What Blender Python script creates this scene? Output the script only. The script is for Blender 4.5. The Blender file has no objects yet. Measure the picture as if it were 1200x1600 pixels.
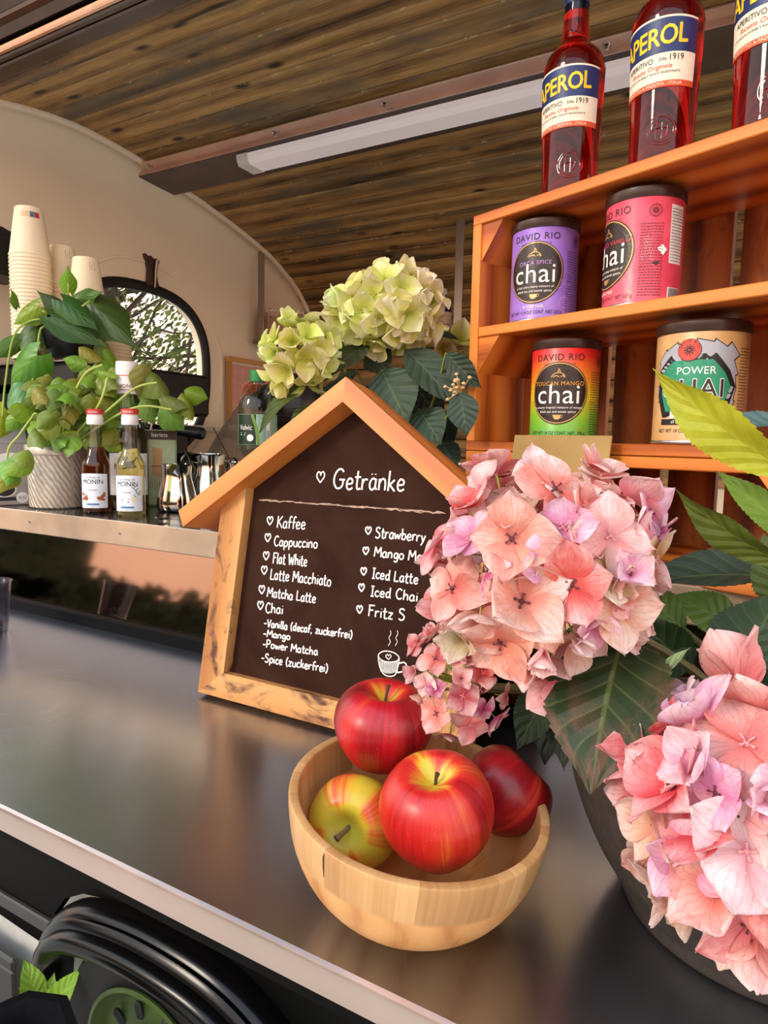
import bpy, math, random
import numpy as np
from mathutils import Vector, Matrix
random.seed(7)
SC = bpy.context.scene
COL = SC.collection
PI = math.pi

# ------------------------------------------------------------------ camera
F_PX = 1050.0
CAM_H = 0.36                       # eye above the serving counter (counter top is z = 0)
YAW, PITCH, ROLL = math.radians(29.680066), math.atan(111/1050), math.radians(1.15)
_f = Vector((-math.sin(YAW)*math.cos(PITCH), math.cos(YAW)*math.cos(PITCH), -math.sin(PITCH)))
_r = Vector((math.cos(YAW), math.sin(YAW), 0)); _u = _r.cross(_f)
CR = _r*math.cos(ROLL) + _u*math.sin(ROLL)
CU = -_r*math.sin(ROLL) + _u*math.cos(ROLL)
CF = _f
CP = Vector((0, 0, CAM_H))
cam_data = bpy.data.cameras.new('camera')
cam = bpy.data.objects.new('camera', cam_data); COL.objects.link(cam)
cam_data.sensor_fit = 'VERTICAL'; cam_data.sensor_height = 36.0; cam_data.sensor_width = 27.0
cam_data.lens = 36.0*F_PX/1600.0
cam_data.clip_start = 0.01; cam_data.clip_end = 200
M = Matrix((CR, CU, -CF)).transposed().to_4x4(); M.translation = CP
cam.matrix_world = M
SC.camera = cam

def ray(x, y):
    return CF + CR*((x-600)/F_PX) - CU*((y-800)/F_PX)
def P(x, y, X=None, Y=None, Z=None, D=None):
    """the world point seen at a photo pixel, at depth D or on an axis plane"""
    d = ray(x, y)
    if D is not None: t = D
    elif X is not None: t = (X-CP.x)/d.x
    elif Y is not None: t = (Y-CP.y)/d.y
    else: t = (Z-CP.z)/d.z
    return CP + d*t

# ------------------------------------------------------------------ light, world, exposure
SC.view_settings.view_transform = 'Standard'
SC.view_settings.look = 'None'
SC.view_settings.gamma = 1.0
SC.view_settings.use_curve_mapping = False
SC.view_settings.exposure = 0.29
SUN_DIR = Vector((0.42, 0.80, -0.46))        # direction the light travels
SUN_STRENGTH, SUN_COL = 1.5, (1.0, 0.86, 0.68)
sd = bpy.data.lights.new('sun', 'SUN'); sd.energy = SUN_STRENGTH; sd.color = SUN_COL; sd.angle = math.radians(14)
so = bpy.data.objects.new('sun', sd); COL.objects.link(so)
so.rotation_euler = SUN_DIR.to_track_quat('-Z', 'Y').to_euler(); so.location = (-3, -6, 4)

def srgb(r, g=None, b=None):
    if g is None:
        r, g, b = r
    def c(v):
        v /= 255.0
        return v/12.92 if v <= 0.04045 else ((v+0.055)/1.055)**2.4
    return (c(r), c(g), c(b), 1.0)

W = bpy.data.worlds.new('world'); SC.world = W; W.use_nodes = True
nt = W.node_tree; nt.nodes.clear()
wo = nt.nodes.new('ShaderNodeOutputWorld'); wb = nt.nodes.new('ShaderNodeBackground')
tc = nt.nodes.new('ShaderNodeTexCoord'); sx = nt.nodes.new('ShaderNodeSeparateXYZ')
rp = nt.nodes.new('ShaderNodeValToRGB'); mr = nt.nodes.new('ShaderNodeMapRange')
nt.links.new(tc.outputs['Generated'], sx.inputs[0]); nt.links.new(sx.outputs['Z'], mr.inputs['Value'])
mr.inputs['From Min'].default_value = -0.3; mr.inputs['From Max'].default_value = 1.0
nt.links.new(mr.outputs[0], rp.inputs[0]); nt.links.new(rp.outputs[0], wb.inputs[0]); nt.links.new(wb.outputs[0], wo.inputs[0])
e = rp.color_ramp.elements
e[0].position = 0.0; e[0].color = srgb(120, 105, 90)
e[1].position = 0.22; e[1].color = srgb(246, 200, 172)
for p_, c_ in ((0.32, (252, 214, 190)), (0.48, (236, 236, 236)), (0.75, (205, 222, 244)), (1.0, (170, 200, 240))):
    k = e.new(p_); k.color = srgb(c_)
wb.inputs[1].default_value = 2.3
# ------------------------------------------------------------------ mesh builder
class MB:
    def __init__(s): s.v = []; s.f = []; s.m = []; s.uv = []
    def add(s, verts, faces, m=0, uv=None):
        o = len(s.v)
        s.v += [tuple(p) for p in verts]
        s.uv += list(uv) if uv is not None else [(0.0, 0.0)]*len(verts)
        for f in faces:
            s.f.append(tuple(i+o for i in f)); s.m.append(m)
        return s
    def tf(s, M, start=0):
        for i in range(start, len(s.v)): s.v[i] = tuple(M @ Vector(s.v[i]))
        return s
    def box(s, c, d, m=0, rot=None, bev=0.0):
        """box centred on c with size d; grain uv runs along its longest side, in metres"""
        hx, hy, hz = d[0]/2, d[1]/2, d[2]/2
        ax = max(range(3), key=lambda i: d[i])
        ou, ov = random.random()*7, random.random()*7
        b = min(bev, hx*0.9, hy*0.9, hz*0.9)
        R = rot if rot is not None else Matrix.Identity(3)
        c = Vector(c)
        H = (hx, hy, hz)
        def put(face):
            n = Vector(face[0]); uvs = []
            for p in face:
                o = [p[0], p[1], p[2]]
                u = o[ax]; w = [o[i] for i in range(3) if i != ax]
                uvs.append((u+ou, w[0]+w[1]+ov))
            s.add([c + R @ Vector(p) for p in face], [tuple(range(len(face)))], m, uvs)
        if b <= 0:
            for i in range(3):
                for sg in (-1, 1):
                    j, k = (i+1) % 3, (i+2) % 3
                    f = []
                    for a, bb in ((-1, -1), (1, -1), (1, 1), (-1, 1)):
                        p = [0, 0, 0]; p[i] = sg*H[i]; p[j] = a*H[j]; p[k] = bb*H[k]; f.append(tuple(p))
                    if sg < 0: f.reverse()
                    put(f)
            return s
        for i in range(3):                     # chamfered box: 6 faces, 12 edges, 8 corners
            j, k = (i+1) % 3, (i+2) % 3
            for sg in (-1, 1):
                f = []
                for a, bb in ((-1, -1), (1, -1), (1, 1), (-1, 1)):
                    p = [0, 0, 0]; p[i] = sg*H[i]; p[j] = a*(H[j]-b); p[k] = bb*(H[k]-b); f.append(tuple(p))
                if sg < 0: f.reverse()
                put(f)
            for a in (-1, 1):
                for bb in (-1, 1):
                    def q(w, onj):
                        p = [0, 0, 0]; p[i] = w*(H[i]-b)
                        p[j] = a*(H[j] if onj else H[j]-b); p[k] = bb*(H[k]-b if onj else H[k]); return tuple(p)
                    f = [q(-1, True), q(1, True), q(1, False), q(-1, False)]
                    if a*bb > 0: f.reverse()
                    put(f)
        for a in (-1, 1):
            for bb in (-1, 1):
                for cc in (-1, 1):
                    f = [(a*H[0], bb*(H[1]-b), cc*(H[2]-b)), (a*(H[0]-b), bb*H[1], cc*(H[2]-b)), (a*(H[0]-b), bb*(H[1]-b), cc*H[2])]
                    if a*bb*cc < 0: f.reverse()
                    put(f)
        return s
    def lathe(s, prof, n=32, m=0, c=(0, 0, 0), cap0=True, cap1=True, mats=None):
        c = Vector(c); o = len(s.v); k = len(prof)
        vs, uv = [], []
        L = 0
        for i, (r, z) in enumerate(prof):
            if i: L += math.hypot(r-prof[i-1][0], z-prof[i-1][1])
            for j in range(n):
                a = 2*PI*j/n
                vs.append(c + Vector((r*math.cos(a), r*math.sin(a), z))); uv.append((j/n, L))
        fs = []
        for i in range(k-1):
            for j in range(n):
                a, b = i*n+j, i*n+(j+1) % n
                fs.append((a, b, b+n, a+n))
        base = len(s.f)
        s.add(vs, fs, m, uv)
        if mats:
            for i in range(k-1):
                for j in range(n): s.m[base+i*n+j] = mats[i]
        if cap0 and prof[0][0] > 1e-6:
            s.f.append(tuple(o+j for j in reversed(range(n)))); s.m.append(mats[0] if mats else m)
        if cap1 and prof[-1][0] > 1e-6:
            s.f.append(tuple(o+(k-1)*n+j for j in range(n))); s.m.append(mats[-1] if mats else m)
        return s
    def tube(s, pts, rad, n=8, m=0, closed=False, flat=1.0, up=None):
        pts = [Vector(p) for p in pts]; k = len(pts)
        rads = rad if isinstance(rad, (list, tuple)) else [rad]*k
        vs, uv = [], []; L = 0
        nrm = None
        for i, p in enumerate(pts):
            t = (pts[(i+1) % k]-pts[i-1]) if closed else (pts[min(i+1, k-1)]-pts[max(i-1, 0)])
            if t.length < 1e-9: t = Vector((0, 0, 1))
            t.normalize()
            if up is not None: nrm = Vector(up) - t*t.dot(Vector(up))
            elif nrm is None:
                h = Vector((0, 0, 1)) if abs(t.z) < 0.9 else Vector((1, 0, 0))
                nrm = h - t*t.dot(h)
            else: nrm = nrm - t*t.dot(nrm)
            if nrm.length < 1e-9: nrm = t.orthogonal()
            nrm.normalize(); b = t.cross(nrm)
            if i: L += (p-pts[i-1]).length
            for j in range(n):
                a = 2*PI*j/n
                vs.append(p + nrm*(rads[i]*flat*math.cos(a)) + b*(rads[i]*math.sin(a))); uv.append((L, j/n*0.05))
        fs = []
        for i in range(k if closed else k-1):
            for j in range(n):
                a, b2 = i*n+j, i*n+(j+1) % n
                c2, d2 = ((i+1) % k)*n+(j+1) % n, ((i+1) % k)*n+j
                fs.append((a, d2, c2, b2))
        if not closed:
            fs.append(tuple(range(n))); fs.append(tuple((k-1)*n+j for j in reversed(range(n))))
        return s.add(vs, fs, m, uv)
    def grid(s, fn, nu, nv, m=0, flip=False, closeu=False):
        vs, uv = [], []
        for j in range(nv+1):
            for i in range(nu+1):
                p = fn(i/nu, j/nv); vs.append(p[:3] if len(p) > 3 else p)
                uv.append(p[3] if len(p) > 3 else (i/nu, j/nv))
        fs = []
        for j in range(nv):
            for i in range(nu):
                a = j*(nu+1)+i; q = (a, a+1, a+nu+2, a+nu+1)
                fs.append(tuple(reversed(q)) if flip else q)
        return s.add(vs, fs, m, uv)
    def prism(s, poly, fn0, fn1, m=0):
        """closed 2D outline extruded between two placements of it"""
        n = len(poly)
        a = [fn0(p) for p in poly]; b = [fn1(p) for p in poly]
        ou, ov = random.random()*5, random.random()*5
        uv = [(p[0]+ou, p[1]+ov) for p in poly]
        s.add(a, [tuple(reversed(range(n)))], m, uv); s.add(b, [tuple(range(n))], m, uv)
        for i in range(n):
            j = (i+1) % n
            L = (Vector(a[j])-Vector(a[i])).length; T = (Vector(b[i])-Vector(a[i])).length
            s.add([a[i], a[j], b[j], b[i]], [(0, 1, 2, 3)], m, [(ou, ov), (ou+L, ov), (ou+L, ov+T), (ou, ov+T)])
        return s
    def text(s, body, size, fn, m=0, align='CENTER', sx=1.0, spacing=1.0):
        vs, fs = text_mesh(body, size, align, spacing)
        return s.add([fn(x*sx, y) for x, y in vs], fs, m)
    def build(s, name, mats, parent=None, smooth=True, angle=40, loc=None):
        me = bpy.data.meshes.new(name)
        me.from_pydata(s.v, [], s.f)
        mats = mats if isinstance(mats, (list, tuple)) else [mats]
        for mm in mats: me.materials.append(mm)
        me.polygons.foreach_set('material_index', s.m)
        ul = me.uv_layers.new(name='UVMap')
        li = np.empty(len(me.loops), dtype=np.int32); me.loops.foreach_get('vertex_index', li)
        ul.data.foreach_set('uv', np.array(s.uv, dtype=np.float32)[li].ravel())
        if smooth:
            me.polygons.foreach_set('use_smooth', [True]*len(me.polygons))
            me.set_sharp_from_angle(angle=math.radians(angle))
        me.update()
        o = bpy.data.objects.new(name, me); COL.objects.link(o)
        if parent is not None: o.parent = parent
        if loc is not None: o.location = loc
        return o

_tc = {}
def text_mesh(body, size, align='CENTER', spacing=1.0):
    key = (body, size, align, spacing)
    if key in _tc: return _tc[key]
    cu = bpy.data.curves.new('txt', 'FONT'); cu.body = body; cu.size = size; cu.align_x = align
    cu.resolution_u = 3; cu.space_character = spacing
    ob = bpy.data.objects.new('txt', cu); COL.objects.link(ob)
    dg = bpy.context.evaluated_depsgraph_get()
    me = ob.evaluated_get(dg).to_mesh()
    vs = [(v.co.x, v.co.y) for v in me.vertices]; fs = [tuple(p.vertices) for p in me.polygons]
    ob.evaluated_get(dg).to_mesh_clear()
    bpy.data.objects.remove(ob); bpy.data.curves.remove(cu)
    _tc[key] = (vs, fs)
    return _tc[key]

def cyl(r, h=0.0, zc=0.0, off=0.0004, a0=0.0):
    """wraps a flat drawing round an upright cylinder; its middle faces local -y"""
    rr = r+off
    def fn(x, y):
        a = x/r + a0
        return (rr*math.sin(a), -rr*math.cos(a), zc+y)
    return fn
def patch(mb, fn, x0, x1, y0, y1, m, n=16, top=None, bot=None):
    """filled rectangle (or band between two curves) in drawing coordinates"""
    def g(u, v):
        x = x0+(x1-x0)*u
        a = bot(x) if bot else y0; b = top(x) if top else y1
        return fn(x, a+(b-a)*v)
    mb.grid(g, n, 4, m)
def disc(mb, fn, cx, cy, rx, ry, m, n=40, r0=0.0, rings=5, egg=0.0):
    def g(u, v):
        a = 2*PI*u; k = r0+(1-r0)*v
        x = rx*math.cos(a)*k; y = ry*math.sin(a)*k
        return fn(cx+x*(1-egg*y/ry), cy+y)
    mb.grid(g, n, rings, m, flip=True)
def poly2(mb, fn, pts, m):
    mb.add([fn(x, y) for x, y in pts], [tuple(range(len(pts)))], m)
def stroke2(mb, fn, pts, w, m):
    """a ribbon of width w along a drawn line"""
    vs, fs = [], []
    k = len(pts)
    for i in range(k):
        a = pts[max(i-1, 0)]; b = pts[min(i+1, k-1)]
        dx, dy = b[0]-a[0], b[1]-a[1]; L = math.hypot(dx, dy) or 1e-9
        nx, ny = -dy/L*w/2, dx/L*w/2
        vs += [fn(pts[i][0]+nx, pts[i][1]+ny), fn(pts[i][0]-nx, pts[i][1]-ny)]
    for i in range(k-1): fs.append((2*i, 2*i+1, 2*i+3, 2*i+2))
    mb.add(vs, fs, m)

# ------------------------------------------------------------------ scene graph
def tag(o, label=None, cat=None, group=None, kind=None):
    if label: o['label'] = label
    if cat: o['category'] = cat
    if group: o['group'] = group
    if kind: o['kind'] = kind
    return o
def thing(name, label, cat, loc=(0, 0, 0), rz=0.0, group=None):
    o = bpy.data.objects.new(name, None); COL.objects.link(o)
    o.empty_display_size = 0.02
    o.location = loc; o.rotation_euler = (0, 0, rz)
    return tag(o, label, cat, group)
def struct(o, kind='structure'):
    o['kind'] = kind; return o
def dup(root, loc=None, rz=None, label=None, group=None):
    r = root.copy(); COL.objects.link(r)
    if loc is not None: r.location = loc
    if rz is not None: r.rotation_euler = (0, 0, rz)
    if label: r['label'] = label
    if group: r['group'] = group
    for ch in list(root.children):
        c = ch.copy(); COL.objects.link(c); c.parent = r
        for g in list(ch.children):
            d = g.copy(); COL.objects.link(d); d.parent = c
    return r

# ------------------------------------------------------------------ materials
class NT:
    def __init__(s, name):
        s.mat = bpy.data.materials.new(name); s.mat.use_nodes = True
        s.t = s.mat.node_tree; s.t.nodes.clear()
        s.out = s.n('ShaderNodeOutputMaterial'); s.b = s.n('ShaderNodeBsdfPrincipled')
        s.l(s.b.outputs[0], s.out.inputs[0])
    def n(s, typ, **kw):
        x = s.t.nodes.new(typ)
        for k, v in kw.items(): setattr(x, k, v)
        return x
    def l(s, a, b): s.t.links.new(a, b)
    def set(s, **kw):
        for k, v in kw.items():
            k = {'rough': 'Roughness', 'metal': 'Metallic', 'col': 'Base Color', 'ior': 'IOR', 'trans': 'Transmission Weight', 'spec': 'Specular IOR Level',
                 'coat': 'Coat Weight', 'coatr': 'Coat Roughness', 'sss': 'Subsurface Weight', 'alpha': 'Alpha', 'sheen': 'Sheen Weight'}[k]
            s.b.inputs[k].default_value = v
        return s
    def math(s, op, a, b=None, c=None):
        x = s.n('ShaderNodeMath', operation=op)
        for i, v in enumerate((a, b, c)):
            if v is None: continue
            if isinstance(v, (int, float)): x.inputs[i].default_value = v
            else: s.l(v, x.inputs[i])
        return x.outputs[0]
    def uv(s): return s.n('ShaderNodeTexCoord').outputs['UV']
    def obj(s): return s.n('ShaderNodeTexCoord').outputs['Object']
    def mapping(s, src, scale=(1, 1, 1), loc=(0, 0, 0)):
        x = s.n('ShaderNodeMapping'); s.l(src, x.inputs[0])
        x.inputs['Scale'].default_value = scale; x.inputs['Location'].default_value = loc
        return x.outputs[0]
    def noise(s, vec, scale=5, detail=4, rough=0.55, dist=0.0):
        x = s.n('ShaderNodeTexNoise'); s.l(vec, x.inputs['Vector'])
        x.inputs['Scale'].default_value = scale; x.inputs['Detail'].default_value = detail
        x.inputs['Roughness'].default_value = rough; x.inputs['Distortion'].default_value = dist
        return x.outputs[0]
    def wave(s, vec, scale=5, dist=3, detail=2, dscale=1.0, direction='Y', profile='SIN', droug=0.5):
        x = s.n('ShaderNodeTexWave', bands_direction=direction, wave_profile=profile); s.l(vec, x.inputs['Vector'])
        x.inputs['Scale'].default_value = scale; x.inputs['Distortion'].default_value = dist
        x.inputs['Detail'].default_value = detail; x.inputs['Detail Scale'].default_value = dscale
        x.inputs['Detail Roughness'].default_value = droug
        return x.outputs['Fac']
    def ramp(s, fac, stops, interp='LINEAR'):
        x = s.n('ShaderNodeValToRGB'); s.l(fac, x.inputs[0]); x.color_ramp.interpolation = interp
        e = x.color_ramp.elements
        while len(e) > 1: e.remove(e[-1])
        e[0].position, e[0].color = stops[0][0], stops[0][1]
        for p, c in stops[1:]:
            k = e.new(p); k.color = c
        return x.outputs[0]
    def mix(s, fac, a, b, mode='MIX'):
        x = s.n('ShaderNodeMix', data_type='RGBA', blend_type=mode)
        if isinstance(fac, (int, float)): x.inputs[0].default_value = fac
        else: s.l(fac, x.inputs[0])
        for i, v in ((6, a), (7, b)):
            if isinstance(v, tuple): x.inputs[i].default_value = v
            else: s.l(v, x.inputs[i])
        return x.outputs[2]
    def color(s, c): s.l(c, s.b.inputs['Base Color']); return s
    def rough(s, f): s.l(f, s.b.inputs['Roughness']); return s
    def bump(s, h, strength=0.3, dist=0.002):
        x = s.n('ShaderNodeBump'); x.inputs['Strength'].default_value = strength; x.inputs['Distance'].default_value = dist
        s.l(h, x.inputs['Height']); s.l(x.outputs[0], s.b.inputs['Normal']); return s
    def translucent(s, colsock, w=0.3):
        tr = s.n('ShaderNodeBsdfTranslucent'); mx = s.n('ShaderNodeMixShader'); mx.inputs[0].default_value = w
        s.l(colsock, tr.inputs[0]); s.l(s.b.outputs[0], mx.inputs[1]); s.l(tr.outputs[0], mx.inputs[2]); s.l(mx.outputs[0], s.out.inputs[0])
        return s
G1 = (1, 1, 1, 1); G0 = (0, 0, 0, 1)
_mc = {}
def plain(name, rgb, rough=0.5, metal=0.0, var=0.08, scale=40.0, bump=0.0, **kw):
    """a paint, plastic, metal or paper with a little procedural unevenness"""
    key = (name, rgb, rough, metal)
    if key in _mc: return _mc[key]
    t = NT(name); t.set(rough=rough, metal=metal, **kw)
    nz = t.noise(t.obj(), scale, 3)
    c = srgb(rgb)
    dk = tuple(x*(1-var) for x in c[:3])+(1,); lt = tuple(min(1, x*(1+var)) for x in c[:3])+(1,)
    t.color(t.ramp(nz, [(0.3, dk), (0.7, lt)]))
    if bump: t.bump(nz, bump, 0.002)
    _mc[key] = t.mat
    return t.mat
def clear_glass(name, rgb=(255, 255, 255), fac=0.10, rough=0.02):
    """thin clear sheet: mostly passes light straight through, with a surface reflection"""
    t = NT(name)
    tr = t.n('ShaderNodeBsdfTransparent'); tr.inputs[0].default_value = srgb(rgb)
    gl = t.n('ShaderNodeBsdfGlossy'); gl.inputs['Roughness'].default_value = rough
    fr = t.n('ShaderNodeLayerWeight'); fr.inputs[0].default_value = 0.5
    f2 = t.math('ADD', t.math('MULTIPLY', t.math('POWER', fr.outputs['Facing'], 4.0), 0.8), fac*0.5); mx = t.n('ShaderNodeMixShader')
    t.l(f2, mx.inputs[0]); t.l(tr.outputs[0], mx.inputs[1]); t.l(gl.outputs[0], mx.inputs[2]); t.l(mx.outputs[0], t.out.inputs[0])
    return t.mat
def wood(name, stops, gscale=16, stretch=0.05, dist=6.0, rough=0.55, bump=0.25, fine=220, spots=None, spotamt=0.0, board=0.0):
    """board-grained wood on metre uv: u along the grain"""
    t = NT(name); uv = t.uv()
    w = t.wave(t.mapping(uv, (stretch, 1, 1)), gscale, dist, 3, 1.1, 'Y', 'SIN')
    fn = t.noise(t.mapping(uv, (0.03, 1, 1)), fine, 3)
    big = t.noise(t.mapping(uv, (0.5, 1, 1)), 9, 3)
    f = t.math('ADD', t.math('MULTIPLY', w, 0.55), t.math('ADD', t.math('MULTIPLY', fn, 0.3), t.math('MULTIPLY', big, 0.25)))
    c = t.ramp(f, stops)
    if spots is not None:
        sp = t.noise(t.mapping(uv, (0.6, 1.3, 1)), 26, 5, 0.65, 0.6)
        c = t.mix(t.ramp(sp, [(0.52, G0), (0.66, (spotamt,)*3+(1,))]), c, spots)
    t.color(c); t.set(rough=rough)
    t.bump(f, bump, 0.0015)
    return t.mat
# ------------------------------------------------------------------ the shared materials
def m_petal(name):
    t = NT(name); uv = t.uv(); ob = t.obj()
    oi = t.n('ShaderNodeObjectInfo')
    sp = t.n('ShaderNodeSeparateXYZ'); t.l(uv, sp.inputs[0]); u, v = sp.outputs[0], sp.outputs[1]
    uc = t.math('SUBTRACT', u, 0.5)
    ang = t.math('ARCTAN2', uc, t.math('ADD', v, 0.12))
    nz = t.noise(ob, 5, 4, 0.6)
    vein = t.math('ABSOLUTE', t.math('SINE', t.math('ADD', t.math('MULTIPLY', ang, 17.0), t.math('MULTIPLY', nz, 5.0))))
    vein = t.ramp(vein, [(0.0, G1), (0.32, G0)])
    pale = t.mix(0.68, oi.outputs['Color'], srgb(250, 232, 226))
    deep = t.mix(1.0, oi.outputs['Color'], srgb(238, 196, 196), 'MULTIPLY')
    edge = t.ramp(v, [(0.25, G0), (0.85, G1)])
    c = t.mix(edge, oi.outputs['Color'], pale)
    big = t.noise(ob, 1.6, 3, 0.6)
    c = t.mix(t.ramp(big, [(0.42, G0), (0.68, (0.75, 0.75, 0.75, 1))]), c, deep)
    c = t.mix(t.math('MULTIPLY', vein, 0.42), c, t.mix(1.0, oi.outputs['Color'], srgb(212, 150, 160), 'MULTIPLY'))
    br = t.noise(ob, 2.6, 5, 0.7)
    rim = t.math('MULTIPLY', t.ramp(v, [(0.55, G0), (1.0, G1)]), t.ramp(br, [(0.56, G0), (0.68, G1)]))
    c = t.mix(t.math('MULTIPLY', rim, 0.7), c, srgb(170, 122, 58))
    core = t.ramp(v, [(0.04, G1), (0.42, G0)])
    c = t.mix(t.math('MULTIPLY', core, 0.55), c, t.mix(1.0, oi.outputs['Color'], srgb(236, 130, 150), 'MULTIPLY'))
    tan = t.ramp(t.noise(t.mapping(ob, (1, 1, 1), (7, 3, 2)), 1.1, 3, 0.6), [(0.55, G0), (0.72, (0.6, 0.6, 0.6, 1))])
    c = t.mix(tan, c, t.mix(0.5, oi.outputs['Color'], srgb(188, 158, 112)))
    t.color(c); t.set(rough=0.6, spec=0.25)
    t.bump(t.math('ADD', vein, nz), 0.25, 0.0012)
    t.translucent(c, 0.30)
    return t.mat
def m_green_petal(name):
    t = NT(name); uv = t.uv(); oi = t.n('ShaderNodeObjectInfo')
    sp = t.n('ShaderNodeSeparateXYZ'); t.l(uv, sp.inputs[0]); v = sp.outputs[1]
    nz = t.noise(t.obj(), 4, 3)
    f = t.math('ADD', v, t.math('MULTIPLY', t.math('SUBTRACT', nz, 0.5), 0.5))
    c = t.ramp(f, [(0.0, srgb(196, 206, 84)), (0.3, srgb(228, 232, 140)), (0.6, srgb(244, 242, 190)), (0.9, srgb(254, 250, 232))])
    c = t.mix(1.0, c, oi.outputs['Color'], 'MULTIPLY')
    t.color(c); t.set(rough=0.6, spec=0.2); t.bump(nz, 0.2, 0.001); t.translucent(c, 0.3)
    return t.mat
def m_leaf(name, nveins=9, slope=0.38, veinmix=0.5, rough=0.45, brown=0.0, bumpamt=0.5, trans=0.15, veincol=(188, 196, 112)):
    t = NT(name); uv = t.uv(); oi = t.n('ShaderNodeObjectInfo')
    sp = t.n('ShaderNodeSeparateXYZ'); t.l(uv, sp.inputs[0]); u, v = sp.outputs[0], sp.outputs[1]
    au = t.math('ABSOLUTE', t.math('SUBTRACT', u, 0.5))
    ph = t.math('MULTIPLY', t.math('SUBTRACT', v, t.math('MULTIPLY', t.math('POWER', au, 0.9), slope)), float(nveins))
    fr = t.math('ABSOLUTE', t.math('SUBTRACT', t.math('FRACT', ph), 0.5))     # 0 on the vein
    side = t.ramp(fr, [(0.0, G1), (0.09, G0)])
    mid = t.ramp(au, [(0.012, G1), (0.03, G0)])
    vein = t.math('MAXIMUM', t.math('MULTIPLY', side, 0.75), mid)
    nz = t.noise(t.mapping(t.obj(), (1, 1, 1)), 9, 4, 0.6)
    fine = t.noise(uv, 60, 3, 0.6)
    c = t.mix(t.ramp(nz, [(0.3, G0), (0.75, (0.5, 0.5, 0.5, 1))]), oi.outputs['Color'], t.mix(1.0, oi.outputs['Color'], srgb(190, 205, 150), 'MULTIPLY'))
    c = t.mix(t.math('MULTIPLY', vein, veinmix), c, t.mix(0.5, oi.outputs['Color'], srgb(veincol)))
    if brown:
        b = t.noise(uv, 3.2, 4, 0.6)
        k = t.math('MULTIPLY', t.ramp(t.math('ADD', v, t.math('MULTIPLY', au, 0.9)), [(0.55, G0), (0.95, G1)]), t.ramp(b, [(0.44, G0), (0.54, G1)]))
        c = t.mix(t.math('MULTIPLY', k, brown), c, srgb(120, 78, 62))
    t.color(c); t.set(rough=rough, spec=0.4)
    h = t.math('ADD', t.math('MULTIPLY', fr, 1.6), t.math('MULTIPLY', fine, 0.25))
    t.bump(h, bumpamt, 0.004)
    t.translucent(c, trans)
    return t.mat

PETAL = m_petal('pink_sepal'); GPETAL = m_green_petal('green_sepal')
HLEAF = m_leaf('hydrangea_leaf', 7, 0.46, 0.30, 0.5, 0.6, 0.4)
HLEAF2 = m_leaf('hydrangea_leaf_clean', 7, 0.46, 0.22, 0.5, 0.0, 0.4)
BASIL = m_leaf('basil_leaf', 4, 0.6, 0.16, 0.36, 0.0, 0.22, 0.25, (190, 205, 110))
HEART = m_leaf('heart_leaf', 4, 1.1, 0.14, 0.35, 0.0, 0.25, 0.12, (150, 190, 90))
STEM = plain('green_stem', (150, 170, 70), 0.5, var=0.15)
STEMD = plain('dark_stem', (96, 84, 44), 0.6, var=0.2)

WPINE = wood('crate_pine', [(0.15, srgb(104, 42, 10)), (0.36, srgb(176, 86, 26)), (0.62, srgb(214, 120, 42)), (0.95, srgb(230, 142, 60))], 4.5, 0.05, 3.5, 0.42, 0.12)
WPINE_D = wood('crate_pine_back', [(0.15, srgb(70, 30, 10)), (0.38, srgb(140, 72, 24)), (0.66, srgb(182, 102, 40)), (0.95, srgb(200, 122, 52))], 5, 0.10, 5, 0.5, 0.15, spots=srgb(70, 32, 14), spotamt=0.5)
WROOF = wood('alder', [(0.1, srgb(164, 80, 24)), (0.45, srgb(204, 112, 40)), (0.9, srgb(222, 136, 58))], 5, 0.03, 3, 0.45, 0.08)
WPOST = wood('rustic_maple', [(0.1, srgb(150, 88, 38)), (0.45, srgb(190, 126, 62)), (0.9, srgb(212, 156, 92))], 5, 0.05, 3, 0.6, 0.1, spots=srgb(88, 44, 24), spotamt=1.0)
WFRAME = wood('oak_frame', [(0.1, srgb(170, 112, 52)), (0.9, srgb(216, 160, 96))], 6, 0.05, 3)

def m_bowl():
    t = NT('bamboo'); ob = t.obj(); uv = t.uv()
    sp = t.n('ShaderNodeSeparateXYZ'); t.l(ob, sp.inputs[0])
    su = t.n('ShaderNodeSeparateXYZ'); t.l(uv, su.inputs[0])
    # vertical staves round the rim band, broad flame figure below
    st = t.math('MULTIPLY', su.outputs[0], 46.0); wn = t.n('ShaderNodeTexWhiteNoise', noise_dimensions='1D'); t.l(t.math('FLOOR', st), wn.inputs['W'])
    fib = t.noise(t.mapping(uv, (160, 6, 1)), 1.0, 3)
    rim = t.ramp(t.math('ADD', t.math('MULTIPLY', wn.outputs[0], 0.5), t.math('MULTIPLY', fib, 0.5)), [(0.1, srgb(160, 112, 62)), (0.5, srgb(196, 148, 92)), (0.9, srgb(218, 174, 118))])
    wv = t.wave(t.mapping(ob, (6, 3, 9)), 1.6, 5, 2, 1.2, 'X')
    body = t.ramp(t.math('ADD', t.math('MULTIPLY', wv, 0.6), t.math('MULTIPLY', fib, 0.4)), [(0.05, srgb(172, 104, 50)), (0.30, srgb(206, 146, 82)), (0.9, srgb(220, 164, 100))])
    k = t.ramp(sp.outputs[2], [(0.0615, G0), (0.0625, G1)])
    t.color(t.mix(k, body, rim)); t.set(rough=0.42); t.bump(fib, 0.1, 0.001)
    return t.mat
BOWL = m_bowl()

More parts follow.
